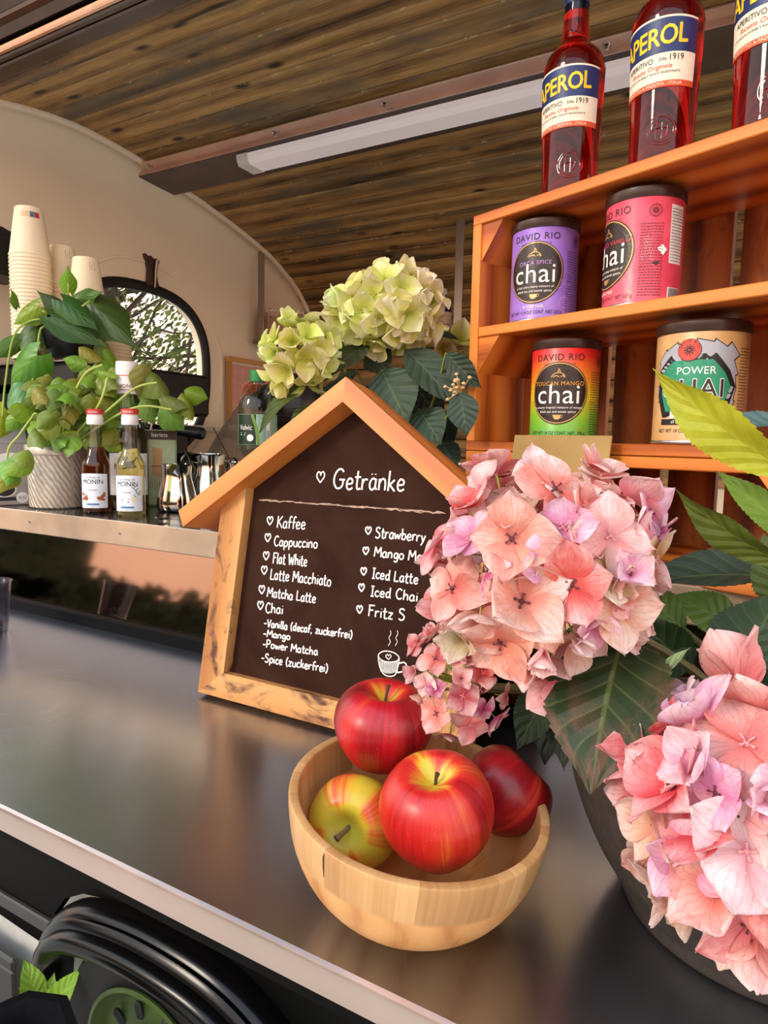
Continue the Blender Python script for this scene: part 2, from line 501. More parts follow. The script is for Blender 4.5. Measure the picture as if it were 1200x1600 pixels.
def m_apple(name, seed, yellow, red=(176, 22, 26)):
    t = NT(name); ob = t.obj()
    sp = t.n('ShaderNodeSeparateXYZ'); t.l(ob, sp.inputs[0])
    ang = t.math('ARCTAN2', sp.outputs[1], sp.outputs[0])
    cv = t.n('ShaderNodeCombineXYZ'); t.l(t.math('MULTIPLY', t.math('SINE', ang), 1.0), cv.inputs[0]); t.l(t.math('COSINE', ang), cv.inputs[1]); t.l(t.math('MULTIPLY', sp.outputs[2], 5.0), cv.inputs[2])
    mp = t.mapping(cv.outputs[0], (1, 1, 1), (seed*3.1, seed*1.7, seed))
    big = t.noise(mp, 0.9, 3, 0.6, 0.4); streak = t.noise(t.mapping(cv.outputs[0], (14, 14, 2.2)), 1.0, 4, 0.7)
    zt = t.math('MULTIPLY', sp.outputs[2], 9.0)                       # greener round the stem and calyx
    hollow = t.math('SUBTRACT', 1.0, t.math('MULTIPLY', t.math('ADD', t.math('POWER', sp.outputs[0], 2.0), t.math('POWER', sp.outputs[1], 2.0)), 2600.0))
    hollow = t.math('MAXIMUM', hollow, 0.0)
    f = t.math('ADD', t.math('ADD', t.math('MULTIPLY', big, 1.35), t.math('MULTIPLY', streak, 0.45)), yellow-0.20)
    f = t.math('ADD', f, t.math('MULTIPLY', hollow, 0.42))
    r = srgb(red)
    c = t.ramp(t.math('MULTIPLY', f, 0.6), [(0.28, srgb(122, 10, 18)), (0.42, r), (0.52, srgb(198, 52, 34)), (0.60, srgb(214, 112, 40)), (0.70, srgb(208, 178, 48)), (0.9, srgb(196, 184, 56))])
    sk = t.n('ShaderNodeTexVoronoi'); t.l(ob, sk.inputs['Vector']); sk.inputs['Scale'].default_value = 330
    dots = t.ramp(sk.outputs['Distance'], [(0.05, G1), (0.12, G0)])
    c = t.mix(t.math('MULTIPLY', dots, 0.30), c, srgb(236, 190, 150))
    t.color(c); t.set(rough=0.36, spec=0.45, coat=0.1, coatr=0.25); t.bump(streak, 0.05, 0.001)
    return t.mat

def m_steel(name, rgb=(150, 146, 140), rough=0.27, along='X', scr=0.10):
    t = NT(name); ob = t.obj()
    sc = {'X': (0.8, 45, 45), 'Y': (45, 0.8, 45), 'Z': (45, 45, 0.8)}[along]
    br = t.noise(t.mapping(ob, sc), 1.0, 2, 0.5); cl = t.noise(ob, 5.5, 3, 0.5, 0.3); fing = t.noise(ob, 30, 2, 0.5)
    c = srgb(rgb)
    t.color(t.ramp(t.math('ADD', t.math('MULTIPLY', cl, 0.7), t.math('MULTIPLY', br, 0.3)), [(0.3, tuple(x*0.86 for x in c[:3])+(1,)), (0.75, tuple(min(1, x*1.1) for x in c[:3])+(1,))]))
    t.set(metal=1.0)
    t.rough(t.ramp(t.math('ADD', t.math('MULTIPLY', cl, 0.6), t.math('MULTIPLY', fing, 0.4)), [(0.3, (rough-0.05,)*3+(1,)), (0.7, (rough+scr,)*3+(1,))]))
    return t.mat
STEEL = m_steel('brushed_steel', (168, 172, 180), 0.28, 'X')
STEELP = plain('polished_steel', (196, 192, 186), 0.09, 1.0, 0.04)
STEELB = m_steel('satin_steel', (196, 190, 182), 0.3, 'X', 0.06)
def m_counter():
    t = NT('counter_steel'); ob = t.obj(); sp = t.n('ShaderNodeSeparateXYZ'); t.l(ob, sp.inputs[0])
    c = P(30, 1105, Z=0)
    dx = t.math('SUBTRACT', sp.outputs[0], c.x); dy = t.math('SUBTRACT', sp.outputs[1], c.y-0.354)
    d = t.math('SQRT', t.math('ADD', t.math('MULTIPLY', dx, dx), t.math('MULTIPLY', dy, dy)))
    nz = t.noise(ob, 3.0, 2, 0.5)
    ring = t.math('SINE', t.math('ADD', t.math('MULTIPLY', d, 260.0), t.math('MULTIPLY', nz, 22.0)))
    ring2 = t.math('SINE', t.math('MULTIPLY', d, 97.0))
    mask = t.ramp(d, [(0.02, G1), (0.34, G0)])
    r = t.math('ADD', 0.25, t.math('MULTIPLY', t.math('MULTIPLY', t.math('ADD', ring, ring2), mask), 0.012))
    t.rough(t.math('ADD', r, t.math('MULTIPLY', t.math('SUBTRACT', nz, 0.5), 0.06)))
    t.set(metal=1.0, col=srgb(168, 173, 182))
    t.b.inputs['Anisotropic'].default_value = 0.55; t.b.inputs['Anisotropic Rotation'].default_value = 0.25
    tg = t.n('ShaderNodeTangent', direction_type='UV_MAP'); t.l(tg.outputs[0], t.b.inputs['Tangent'])
    return t.mat
COUNTER = m_counter()
BLACKGLOSS = plain('gloss_black', (7, 7, 8), 0.05, var=0.1)
BLACKPL = plain('black_plastic', (18, 18, 20), 0.4, var=0.1)
BLACKRUB = plain('black_rubber', (12, 12, 12), 0.6, var=0.15)
CREAM = plain('cream_paint', (240, 224, 198), 0.5, var=0.025, scale=3, bump=0.0)
WHITEPL = plain('white_plastic', (246, 240, 236), 0.35, var=0.02)
BRONZE = plain('bronze_metal', (92, 74, 64), 0.34, 0.85, 0.12, 12)
GREYMET = plain('grey_metal', (150, 140, 130), 0.35, 0.85, 0.08, 12)
DARKBAR = plain('dark_metal', (50, 46, 43), 0.4, 0.75, 0.1, 12)
CLEAR = clear_glass('clear_glass')
BLACKINK = plain('black_ink', (24, 20, 20), 0.5)
WHITEINK = plain('white_ink', (248, 244, 236), 0.5)
CHALK = plain('chalk_white', (238, 232, 222), 0.8, var=0.1, scale=300)

def m_planks():
    t = NT('ceiling_planks'); uv = t.uv()
    sp = t.n('ShaderNodeSeparateXYZ'); t.l(uv, sp.inputs[0]); u, v = sp.outputs[0], sp.outputs[1]
    fl = t.math('FLOOR', v); wn = t.n('ShaderNodeTexWhiteNoise', noise_dimensions='1D'); t.l(fl, wn.inputs['W'])
    cv = t.n('ShaderNodeCombineXYZ')
    t.l(t.math('ADD', u, t.math('MULTIPLY', wn.outputs[0], 13.0)), cv.inputs[0]); t.l(t.math('MULTIPLY', v, 0.07), cv.inputs[1]); t.l(t.math('MULTIPLY', fl, 0.37), cv.inputs[2])
    g = t.wave(t.mapping(cv.outputs[0], (0.10, 1, 1)), 5, 4, 3, 1.0, 'Y'); fine = t.noise(t.mapping(cv.outputs[0], (0.04, 1, 1)), 190, 4, 0.65)
    blot = t.noise(t.mapping(cv.outputs[0], (0.45, 1.2, 1)), 11, 4, 0.62, 0.6); tone = wn.outputs[0]
    f = t.math('ADD', t.math('ADD', t.math('MULTIPLY', g, 0.20), t.math('MULTIPLY', fine, 0.58)), t.math('ADD', t.math('MULTIPLY', blot, 0.45), t.math('MULTIPLY', tone, 0.16)))
    c = t.ramp(f, [(0.44, srgb(58, 42, 26)), (0.58, srgb(124, 92, 54)), (0.74, srgb(172, 132, 78)), (0.95, srgb(210, 168, 104))])
    gr = t.noise(t.mapping(cv.outputs[0], (0.35, 1, 1), (5, 3, 1)), 7, 4, 0.6)
    c = t.mix(t.ramp(gr, [(0.5, G0), (0.66, (0.8, 0.8, 0.8, 1))]), c, srgb(98, 92, 76))
    kn = t.n('ShaderNodeTexVoronoi'); t.l(t.mapping(cv.outputs[0], (0.45, 1, 1)), kn.inputs['Vector']); kn.inputs['Scale'].default_value = 11
    c = t.mix(t.ramp(kn.outputs['Distance'], [(0.06, G1), (0.16, G0)]), c, srgb(38, 26, 16))
    fr = t.math('ABSOLUTE', t.math('SUBTRACT', t.math('FRACT', v), 0.5))
    chip = t.math('MULTIPLY', t.ramp(fr, [(0.44, G0), (0.47, G1)]), t.ramp(t.noise(t.mapping(cv.outputs[0], (0.7, 1, 1)), 60, 3), [(0.60, G0), (0.66, G1)]))
    c = t.mix(t.math('MULTIPLY', chip, 0.8), c, srgb(226, 200, 150))
    t.color(c); t.set(rough=0.55); t.bump(f, 0.12, 0.002)
    return t.mat
PLANKS = m_planks()
# ------------------------------------------------------------------ the caravan shell
XL, XR = -1.80, 1.25
CURVE = [(0.905, 1.128), (0.98, 1.165), (1.1, 1.196), (1.28, 1.215), (1.5, 1.198), (1.664, 1.168), (1.77, 1.148), (1.928, 1.113), (2.106, 1.060), (2.266, 0.975), (2.36, 0.880), (2.42, 0.75), (2.45, 0.58), (2.46, 0.40), (2.46, 0.2)]
def smooth_curve(pts, k=8):
    out = []
    n = len(pts)
    for i in range(n-1):
        p0 = pts[max(i-1, 0)]; p1 = pts[i]; p2 = pts[i+1]; p3 = pts[min(i+2, n-1)]
        for j in range(k):
            t = j/k
            out.append(tuple(0.5*((2*b)+(-a+c)*t+(2*a-5*b+4*c-d)*t*t+(-a+3*b-3*c+d)*t**3) for a, b, c, d in zip(p0, p1, p2, p3)))
    out.append(tuple(pts[-1])); return out
def resample(pts, step):
    out = [pts[0]]; acc = 0.0
    for a, b in zip(pts, pts[1:]):
        L = math.dist(a, b); d = step-acc
        while d <= L:
            out.append(tuple(x+(y-x)*d/L for x, y in zip(a, b))); d += step
        acc = L-(d-step)
    return out
ARC = smooth_curve(CURVE)
PL = resample(ARC, 0.0715)
mb = MB()
for i in range(len(PL)-1):
    (y0, z0), (y1, z1) = PL[i], PL[i+1]
    dy, dz = y1-y0, z1-z0; L = math.hypot(dy, dz); ty, tz = dy/L, dz/L; ny, nz_ = tz, -ty    # inward
    if nz_ > 0: ny, nz_ = -ny, -nz_
    g, ch = 0.0017, 0.0035
    sec = [(g, -0.012), (g, 0), (g+ch, ch), (L-g-ch, ch), (L-g, 0), (L-g, -0.012)]
    vs, uv = [], []
    for x in (XL-0.05, XR):
        for s, h in sec:
            vs.append((x, y0+ty*s+ny*h, z0+tz*s+nz_*h)); uv.append((x, i+s/L))
    k = len(sec)
    mb.add(vs, [(j, j+1, j+1+k, j+k) for j in range(k-1)], 0, uv)
o = 0
vs = []
for x in (XL-0.05, XR):
    for y, z in ARC: vs.append((x, y+0.006*(y-1.4), z+0.013))
n = len(ARC)
mb.add(vs, [(j, j+1, j+1+n, j+n) for j in range(n-1)], 1)
struct(mb.build('ceiling', [PLANKS, plain('ceiling_backing', (20, 14, 10), 0.9)], angle=20))

# end wall with its rounded window opening
WC = (1.55, 0.60)
def win_pt(a, grow=0.0):
    c, s = math.cos(a), math.sin(a); e = 2/2.6
    return (WC[0]+(0.285+grow)*math.copysign(abs(c)**e, c), WC[1]+((0.245 if s > 0 else 0.30)+grow)*math.copysign(abs(s)**e, s))
OUT = [(0.84, -0.95), (0.84, 1.09)] + ARC[::3] + [(2.46, -0.95)]
def cast(c, d):
    best = None
    for i in range(len(OUT)):
        a, b = OUT[i], OUT[(i+1) % len(OUT)]
        ex, ey = b[0]-a[0], b[1]-a[1]; den = d[0]*ey-d[1]*ex
        if abs(den) < 1e-12: continue
        t = ((a[0]-c[0])*ey-(a[1]-c[1])*ex)/den; s = ((a[0]-c[0])*d[1]-(a[1]-c[1])*d[0])/den
        if t > 0 and -1e-6 <= s <= 1+1e-6 and (best is None or t < best): best = t
    return (c[0]+d[0]*best, c[1]+d[1]*best)
N = 160
ts = [0, 0.3, 0.55, 0.7, 0.78, 0.84, 0.89, 0.93, 0.96, 0.98, 1.0]
def wall_ring(u, v):
    a = 2*PI*u
    ip = win_pt(a); dd = (ip[0]-WC[0], ip[1]-WC[1]); op = cast(WC, dd)
    k = v*(len(ts)-1); i = min(int(k), len(ts)-2); t = ts[i]+(ts[i+1]-ts[i])*(k-i)
    y, z = ip[0]+(op[0]-ip[0])*t, ip[1]+(op[1]-ip[1])*t
    dist = (1-t)*math.dist(ip, op); s = min(1, dist/0.11)
    x = XL + (0.075*(1-math.sqrt(max(0, 1-(1-s)**2))) if op[1] > 0.3 else 0)
    return (x, y, z)
mb = MB(); mb.grid(wall_ring, N, len(ts)-1, 0)
def reveal(u, v):
    y, z = win_pt(2*PI*u); return (XL-0.05*v, y, z)
mb.grid(reveal, N, 2, 0)
struct(mb.build('wall_left', CREAM, angle=60))
mb = MB(); mb.tube([(XL+0.078, y-0.007*max(-1, min(1, (y-1.3)/1.1)), z-0.008*max(0.0, 1-abs(y-1.3)/1.3)-0.001) for y, z in ARC], 0.010, 10); struct(mb.build('trim_7', CREAM))
# raised moulding line round the window
mb = MB()
pts = []
for i in range(60):
    a = 2*PI*i/60
    y, z = win_pt(a, 0.055+0.022*math.cos(4*(a-PI/2)))
    pts.append((XL+0.001, y, z))
mb.tube(pts, 0.006, 8, closed=True, flat=0.6)
struct(mb.build('trim_1', CREAM))
# rubber gasket and pane
mb = MB(); mb.tube([(XL+0.002, *win_pt(2*PI*i/80, -0.004)) for i in range(80)], 0.017, 10, closed=True, flat=0.8, up=(1, 0, 0))
wf = struct(mb.build('window_1', BLACKRUB))
mb = MB()
ring = [win_pt(2*PI*i/60, 0.005) for i in range(60)]
mb.prism(ring, lambda p: (XL-0.030, p[0], p[1]), lambda p: (XL-0.026, p[0], p[1]))
mb.build('pane', CLEAR, wf, smooth=False)

# back wall under the vault, floor
mb = MB(); mb.box(((XL+XR)/2, 2.475, -0.36), (XR-XL, 0.02, 1.2)); struct(mb.build('wall_back', CREAM, smooth=False))
mb = MB(); mb.box(((XL+XR)/2, 1.935, -0.965), (XR-XL, 1.07, 0.03)); struct(mb.build('floor', plain('vinyl_floor', (96, 84, 72), 0.6), smooth=False))

# black skirt of the caravan under the hatch, arched over the wheel
ARCH = [(-1.232, -0.70), (-1.225, -0.63), (-1.19, -0.585), (-1.13, -0.552), (-1.02, -0.528), (-0.9, -0.522), (-0.78, -0.534), (-0.69, -0.568), (-0.62, -0.62), (-0.57, -0.70)]
mb = MB()
poly = [(-2.2, 0.02), (-2.2, -0.68)] + [(x, z-0.02) for x, z in ARCH[0:1]] + [(x, z) for x, z in ARCH[1:-1]] + [(-0.57, -0.70), (1.2, -0.70), (1.2, 0.02)]
mb.prism(poly, lambda p: (p[0], 0.80, p[1]), lambda p: (p[0], 0.82, p[1]))
struct(mb.build('wall_front', plain('skirt_black', (4, 4, 4), 0.6, spec=0.1), smooth=False))
mb = MB(); mb.box((-1.66, 0.812, -0.83), (1.10, 0.010, 0.34), bev=0.002); struct(mb.build('trim_6', plain('added_panel_grey', (206, 202, 194), 0.5), smooth=False))  # added pale panel, catches light where the ground below would stay dark
mb = MB(); mb.box((-1.72, 0.797, -0.665), (0.98, 0.012, 0.032), bev=0.003)
struct(mb.build('trim_2', plain('skirt_edge', (62, 62, 60), 0.5), smooth=False))

# bronze frame of the hatch opening
mb = MB()
for (y, z, w, h) in ((0.893, 1.121, 0.022, 0.012), (0.876, 1.113, 0.014, 0.020), (0.861, 1.112, 0.016, 0.010), (0.846, 1.104, 0.014, 0.022)):
    mb.box(((XL+XR)/2, y, z), (XR-XL+0.1, w, h), bev=0.003)
mb.box(((XL+XR)/2, 0.865, 1.131), (XR-XL+0.1, 0.13, 0.008))
struct(mb.build('trim_3', BRONZE, smooth=False))
mb = MB()
mb.box(((XL+XR)/2, 0.831, 1.100), (XR-XL+0.1, 0.012, 0.012), bev=0.003)
struct(mb.build('trim_4', plain('copper_edge', (236, 176, 140), 0.25, 0.9), smooth=False))
# the raised hatch lid, hinged on the frame
lid = thing('hatch_lid', 'raised dark hatch lid with rivets at the top left corner', 'hatch', (0, 0.838, 1.112))
ca, sa = math.cos(math.radians(36)), math.sin(math.radians(36))
mb = MB()
Rl = Matrix.Rotation(math.radians(-36), 3, 'X')
mb.box(((XL+XR)/2, -0.40*ca, 0.40*sa+0.012), (XR-XL+0.1, 0.80, 0.022), rot=Rl, bev=0.004)
mb.build('panel', BRONZE, lid, smooth=False)
mb = MB(); mb.box(((XL+XR)/2, -0.79*ca, 0.79*sa), (XR-XL+0.1, 0.02, 0.05), rot=Rl, bev=0.004)
mb.build('edge_rail', GREYMET, lid, smooth=False)
for i in range(24):
    d = 0.075+0.035*(i % 2); x = XL+0.1+0.13*i
    mb = MB(); mb.lathe([(0.0055, 0), (0.005, -0.003), (0.002, -0.0045), (0, -0.0047)], 10, c=(0, 0, 0))
    o = mb.build('rivet', GREYMET, lid); o.location = (x, -d*ca, d*sa-0.0005); o.rotation_euler = (math.radians(-36), 0, 0)

# metal beam across the vault with its bolts, LED batten below it
beam = thing('ceiling_beam', 'brown metal channel beam bolted along the plank ceiling', 'beam', (0, 1.59, 1.165))
mb = MB()
Rb = Matrix.Rotation(math.radians(-6), 3, 'X')
mb.box(((XL+XR)/2+0.01, 0, 0.0), (XR-XL-0.02, 0.14, 0.012), rot=Rb, bev=0.002)
mb.build('channel', plain('channel_metal', (104, 92, 84), 0.45, 0.6, 0.1, 12), beam, smooth=False)
mb = MB(); mb.box(((XL+XR)/2+0.01, -0.088, 0.018), (XR-XL-0.10, 0.040, 0.005), rot=Rb, bev=0.001)
mb.box(((XL+XR)/2+0.01, -0.069, 0.012), (XR-XL-0.02, 0.004, 0.018), rot=Rb, bev=0.001)
mb.build('flange', plain('flange_metal', (226, 190, 170), 0.45, 0.8, 0.1, 12), beam, smooth=False)
for x in (-1.70, -1.215, -0.875, -0.35, 0.1, 0.6):
    mb = MB(); mb.lathe([(0.009, 0.003), (0.009, -0.002), (0.0065, -0.004), (0.0055, -0.010), (0, -0.0115)], 12)
    o = mb.build('bolt', STEELP, beam); o.location = (x, -0.090, 0.014)
_t = NT('opal_diffuser'); _t.set(col=srgb(246, 238, 238), rough=0.4); _t.b.inputs['Emission Color'].default_value = srgb(255, 236, 236); _t.b.inputs['Emission Strength'].default_value = 0.16; OPAL = _t.mat
lamp = thing('led_batten', 'long white LED tube light under the ceiling beam', 'light', (-0.78, 1.56, 1.156))
mb = MB(); sec = [(-0.04, 0), (-0.038, -0.012), (-0.030, -0.026), (0.030, -0.026), (0.038, -0.012), (0.04, 0)]
mb.prism(sec, lambda p: (0.57, p[0], p[1]), lambda p: (-0.57, p[0], p[1])); mb.build('diffuser', OPAL, lamp, angle=50)
for sg in (-1, 1):
    mb = MB(); s2 = [(a*1.08, b*1.06) for a, b in sec]
    mb.prism(s2, lambda p: (sg*0.57+0.02, p[0], p[1]), lambda p: (sg*0.57-0.02, p[0], p[1])); mb.build('end_cap', WHITEPL, lamp, angle=50)

# ground outside, hedge across the yard, trees past the window
mb = MB(); mb.box((0, 0, -1.06), (30, 30, 0.02))
gt = NT('pale_paving'); gt.color(gt.ramp(gt.noise(gt.obj(), 3, 6, 0.6), [(0.3, srgb(190, 180, 164)), (0.7, srgb(222, 212, 196))])); gt.set(rough=0.9)
struct(mb.build('ground', gt.mat, smooth=False))
hm = NT('hedge_green'); hm.color(hm.ramp(hm.noise(hm.obj(), 40, 5, 0.7), [(0.35, srgb(14, 22, 8)), (0.6, srgb(44, 60, 22)), (0.8, srgb(86, 104, 44))])); hm.set(rough=0.8)
mb = MB(); rnd = random.Random(3)
for i in range(9000):
    x = rnd.uniform(-16.0, 5.0); h = 0.42+0.05*math.sin(x*2.1)+0.03*math.sin(x*5.3+1)+(1.6 if x < -8.6 else 0)
    z = -1.05+rnd.random()**0.6*(h+1.05); y = -4.6+rnd.uniform(-0.35, 0.25)
    r = rnd.uniform(0.05, 0.11); d = Vector((rnd.gauss(0, 1), rnd.gauss(0, 1)+0.6, rnd.gauss(0, 1))).normalized(); a = d.orthogonal().normalized(); b = d.cross(a)
    c = Vector((x, y, z)); mb.add([c-a*r, c-b*r*0.5, c+a*r, c+b*r*0.5], [(0, 1, 2, 3)])
mb.box((-5.5, -4.75, -0.40), (21, 0.3, 1.30)); mb.box((-12.3, -4.75, 0.6), (7.4, 0.3, 2.8))  # tall left end is added to darken the bar panel's reflection there
tag(mb.build('hedge', hm.mat, smooth=False), 'clipped green hedge across the yard, facing the counter', 'hedge', kind='stuff')
bark = plain('bark', (62, 50, 38), 0.9, var=0.3, scale=20, bump=0.5)
lm = NT('tree_leaf'); lc = lm.ramp(lm.noise(lm.obj(), 6, 3), [(0.35, srgb(52, 66, 28)), (0.7, srgb(124, 140, 62))]); lm.color(lc); lm.set(rough=0.6); lm.translucent(lc, 0.45)
for k, (tx, ty, th, lab) in enumerate(((-3.4, 2.75, 0.07, 'tree with the thickest trunk, nearest outside the arched window'), (-4.3, 3.45, 0.055, 'thin trunked tree outside the window, on its right side'), (-4.7, 2.6, 0.05, 'far slender tree behind the thick trunk in the window'))):
    tr = thing('tree', lab, 'tree', (tx, ty, -1.05), 0, 'trees outside the window')
    rnd = random.Random(k+11); mb = MB()
    trunk = [(0.05*math.sin(i*0.9+k), 0.05*math.cos(i*0.7), i*0.5) for i in range(8)]
    mb.tube(trunk, [th*(1-i*0.08) for i in range(8)], 8); tips = []
    for i in range(34):
        h = rnd.uniform(1.0, 3.4); a = rnd.uniform(0, 2*PI); p = Vector((0, 0, h)); pts = [p]
        d = Vector((math.cos(a), math.sin(a), rnd.uniform(0.1, 0.7)))
        for j in range(6):
            d = (d+Vector((rnd.gauss(0, .3), rnd.gauss(0, .3), rnd.gauss(0, .25)))).normalized(); p = p+d*0.24; pts.append(p); tips.append(p)
        mb.tube(pts, [0.016*(1-j*0.13) for j in range(7)], 5)
    mb.build('trunk', bark, tr)
    mb = MB()
    for i in range(5200):
        p = rnd.choice(tips)+Vector((rnd.gauss(0, .16), rnd.gauss(0, .16), rnd.gauss(0, .16)))
        d = Vector((rnd.gauss(0, 1), rnd.gauss(0, 1), rnd.gauss(0, 1))).normalized(); a = d.orthogonal().normalized(); b = d.cross(a); r = rnd.uniform(0.018, 0.038)
        mb.add([p-a*r, p-b*r*0.45, p+a*r, p+b*r*0.45], [(0, 1, 2, 3)])
    f = mb.build('foliage', lm.mat, tr, smooth=False); f['kind'] = 'stuff'
# ------------------------------------------------------------------ counters
cnt = thing('serving_counter', 'long brushed steel serving counter with a bright folded front edge', 'counter', (0, 0.354, 0))
mb = MB(); mb.box((-0.55, 0.2345, -0.004), (3.3, 0.461, 0.008)); mb.build('worktop', COUNTER, cnt, smooth=False)
mb = MB()
prof = [(0.004, 0.0001), (0.0012, -0.0012), (0.0, -0.004), (0.0, -0.0235), (0.0012, -0.0245), (0.006, -0.0245)]
mb.grid(lambda u, v: (-2.2+3.3*u, *(lambda k, i: (prof[i][0]+(prof[i+1][0]-prof[i][0])*(k-i), prof[i][1]+(prof[i+1][1]-prof[i][1])*(k-i)))(v*5, min(int(v*5), 4))), 2, 5, 0, flip=True)
mb.build('front_lip', m_steel('edge_steel', (206, 182, 168), 0.30, 'X'), cnt, angle=25)
mb = MB(); mb.box((-0.55, 0.235, -0.030), (3.28, 0.44, 0.036)); mb.build('underframe', plain('frame_black', (3, 3, 3), 0.7, spec=0.1), cnt, smooth=False)

bar = thing('raised_bar', 'raised inner bar with mirror polished front panel and steel edged top', 'counter', (0, 0.82, 0))
mb = MB()
mb.add([(-2.0, 0.000, 0.002), (1.2, 0.000, 0.002), (1.2, 0.030, 0.162), (-2.0, 0.030, 0.162)], [(0, 1, 2, 3)])
mb.add([(-2.0, 0.012, 0.002), (1.2, 0.012, 0.002), (1.2, 0.042, 0.162), (-2.0, 0.042, 0.162)], [(3, 2, 1, 0)])
mb.build('front_panel', plain('mirror_steel', (146, 124, 110), 0.05, 1.0, 0.03, 6), bar, smooth=False)
mb = MB(); mb.box((-0.4, -0.004, 0.006), (3.2, 0.012, 0.012), bev=0.002); mb.build('foot_rail', BLACKPL, bar, smooth=False)
mb = MB(); mb.box((-0.4, 0.28, 0.1955), (3.2, 0.56, 0.018)); mb.build('bar_top', plain('dark_worktop', (40, 40, 42), 0.16, 0.6, 0.1, 9), bar, smooth=False)
mb = MB(); mb.box((-0.4, 0.0, 0.1825), (3.2, 0.006, 0.045), bev=0.0015); mb.build('steel_edge', m_steel('bar_edge_steel', (214, 186, 158), 0.42, 'X'), bar, smooth=False)
for x in (-1.291, -1.02, -0.72):
    mb = MB(); mb.lathe([(0.0035, 0), (0.003, 0.0015), (0, 0.002)], 10); o = mb.build('screw', STEELP, bar); o.location = (x, -0.003, 0.183); o.rotation_euler = (PI/2, 0, 0)
mb = MB(); mb.box((-0.4, 0.31, -0.165), (3.2, 0.46, 0.66)); mb.build('cabinet', BLACKPL, bar, smooth=False)

# ------------------------------------------------------------------ the house-shaped menu board
TA = math.radians(10.75)
SR = Vector((-0.671, 0.662, 0.0062))
sign = thing('menu_board', 'house shaped wooden menu board with dark panel and white drinks list', 'menu board', SR+Vector((0.2, 0, 0)))
sign.rotation_euler = (-TA, 0, 0)
def slab(poly, y0, y1, name, m, ax=None):
    """in-plane outline, measured from the left foot, between two depths; uv along the bar"""
    mb = MB(); mb.prism(poly, lambda p: (p[0]-0.2, y0, p[1]), lambda p: (p[0]-0.2, y1, p[1]))
    if ax is not None:
        c, s_ = math.cos(ax), math.sin(ax); o1, o2 = random.random()*9, random.random()*9
        mb.uv = [((v[0]*c+v[2]*s_)+o1, (-v[0]*s_+v[2]*c)+v[1]+o2) for v in mb.v]
    o = mb.build(name, m, sign, smooth=False)
    b = o.modifiers.new('bevel', 'BEVEL'); b.width = 0.0012; b.segments = 2; b.limit_method = 'ANGLE'
    return o
SL = 0.722
def roofline(x, apex): return apex-SL*abs(x-0.2)
slab([(0, 0), (0.042, 0.034), (0.042, roofline(0.042, 0.405)), (0.0, roofline(0.0, 0.405))], 0, 0.034, 'post', WPOST, PI/2)
slab([(0.4, 0), (0.4, roofline(0.4, 0.405)), (0.358, roofline(0.358, 0.405)), (0.358, 0.034)], 0, 0.034, 'post', WPOST, PI/2)
slab([(0, 0), (0.4, 0), (0.358, 0.034), (0.042, 0.034)], 0, 0.034, 'bottom_rail', WPOST, 0)
slab([(0.2, 0.437), (-0.060, 0.2485), (-0.047, 0.2265), (0.2, 0.405)], -0.022, 0.046, 'rafter', WROOF, math.atan(SL))
slab([(0.2, 0.437), (0.2, 0.405), (0.447, 0.2265), (0.460, 0.2485)], -0.022, 0.046, 'rafter', WROOF, -math.atan(SL))
t = NT('chalkboard'); cl = t.noise(t.obj(), 9, 5, 0.65, 0.8); t.color(t.ramp(cl, [(0.3, srgb(44, 24, 16)), (0.75, srgb(64, 40, 30))])); t.set(rough=0.75, spec=0.06)
slab([(0.030, 0.025), (0.37, 0.025), (0.37, roofline(0.37, 0.412)), (0.2, 0.412), (0.03, roofline(0.03, 0.412))], 0.016, 0.024, 'panel', t.mat)
# prop leg behind
mb = MB()
ca, sa = math.cos(TA), math.sin(TA)
top = Vector((0, 0.040, 0.24)); wy, wz = 0.125, 0.0
ft = Vector((0, wy*ca-wz*sa, wy*sa+wz*ca))
d = (ft-top); ang = math.atan2(d.y, -d.z)
mb.box((top+ft)/2, (0.03, 0.012, d.length), rot=Matrix.Rotation(ang, 3, 'X'), bev=0.001); mb.build('prop_leg', WPOST, sign, smooth=False)

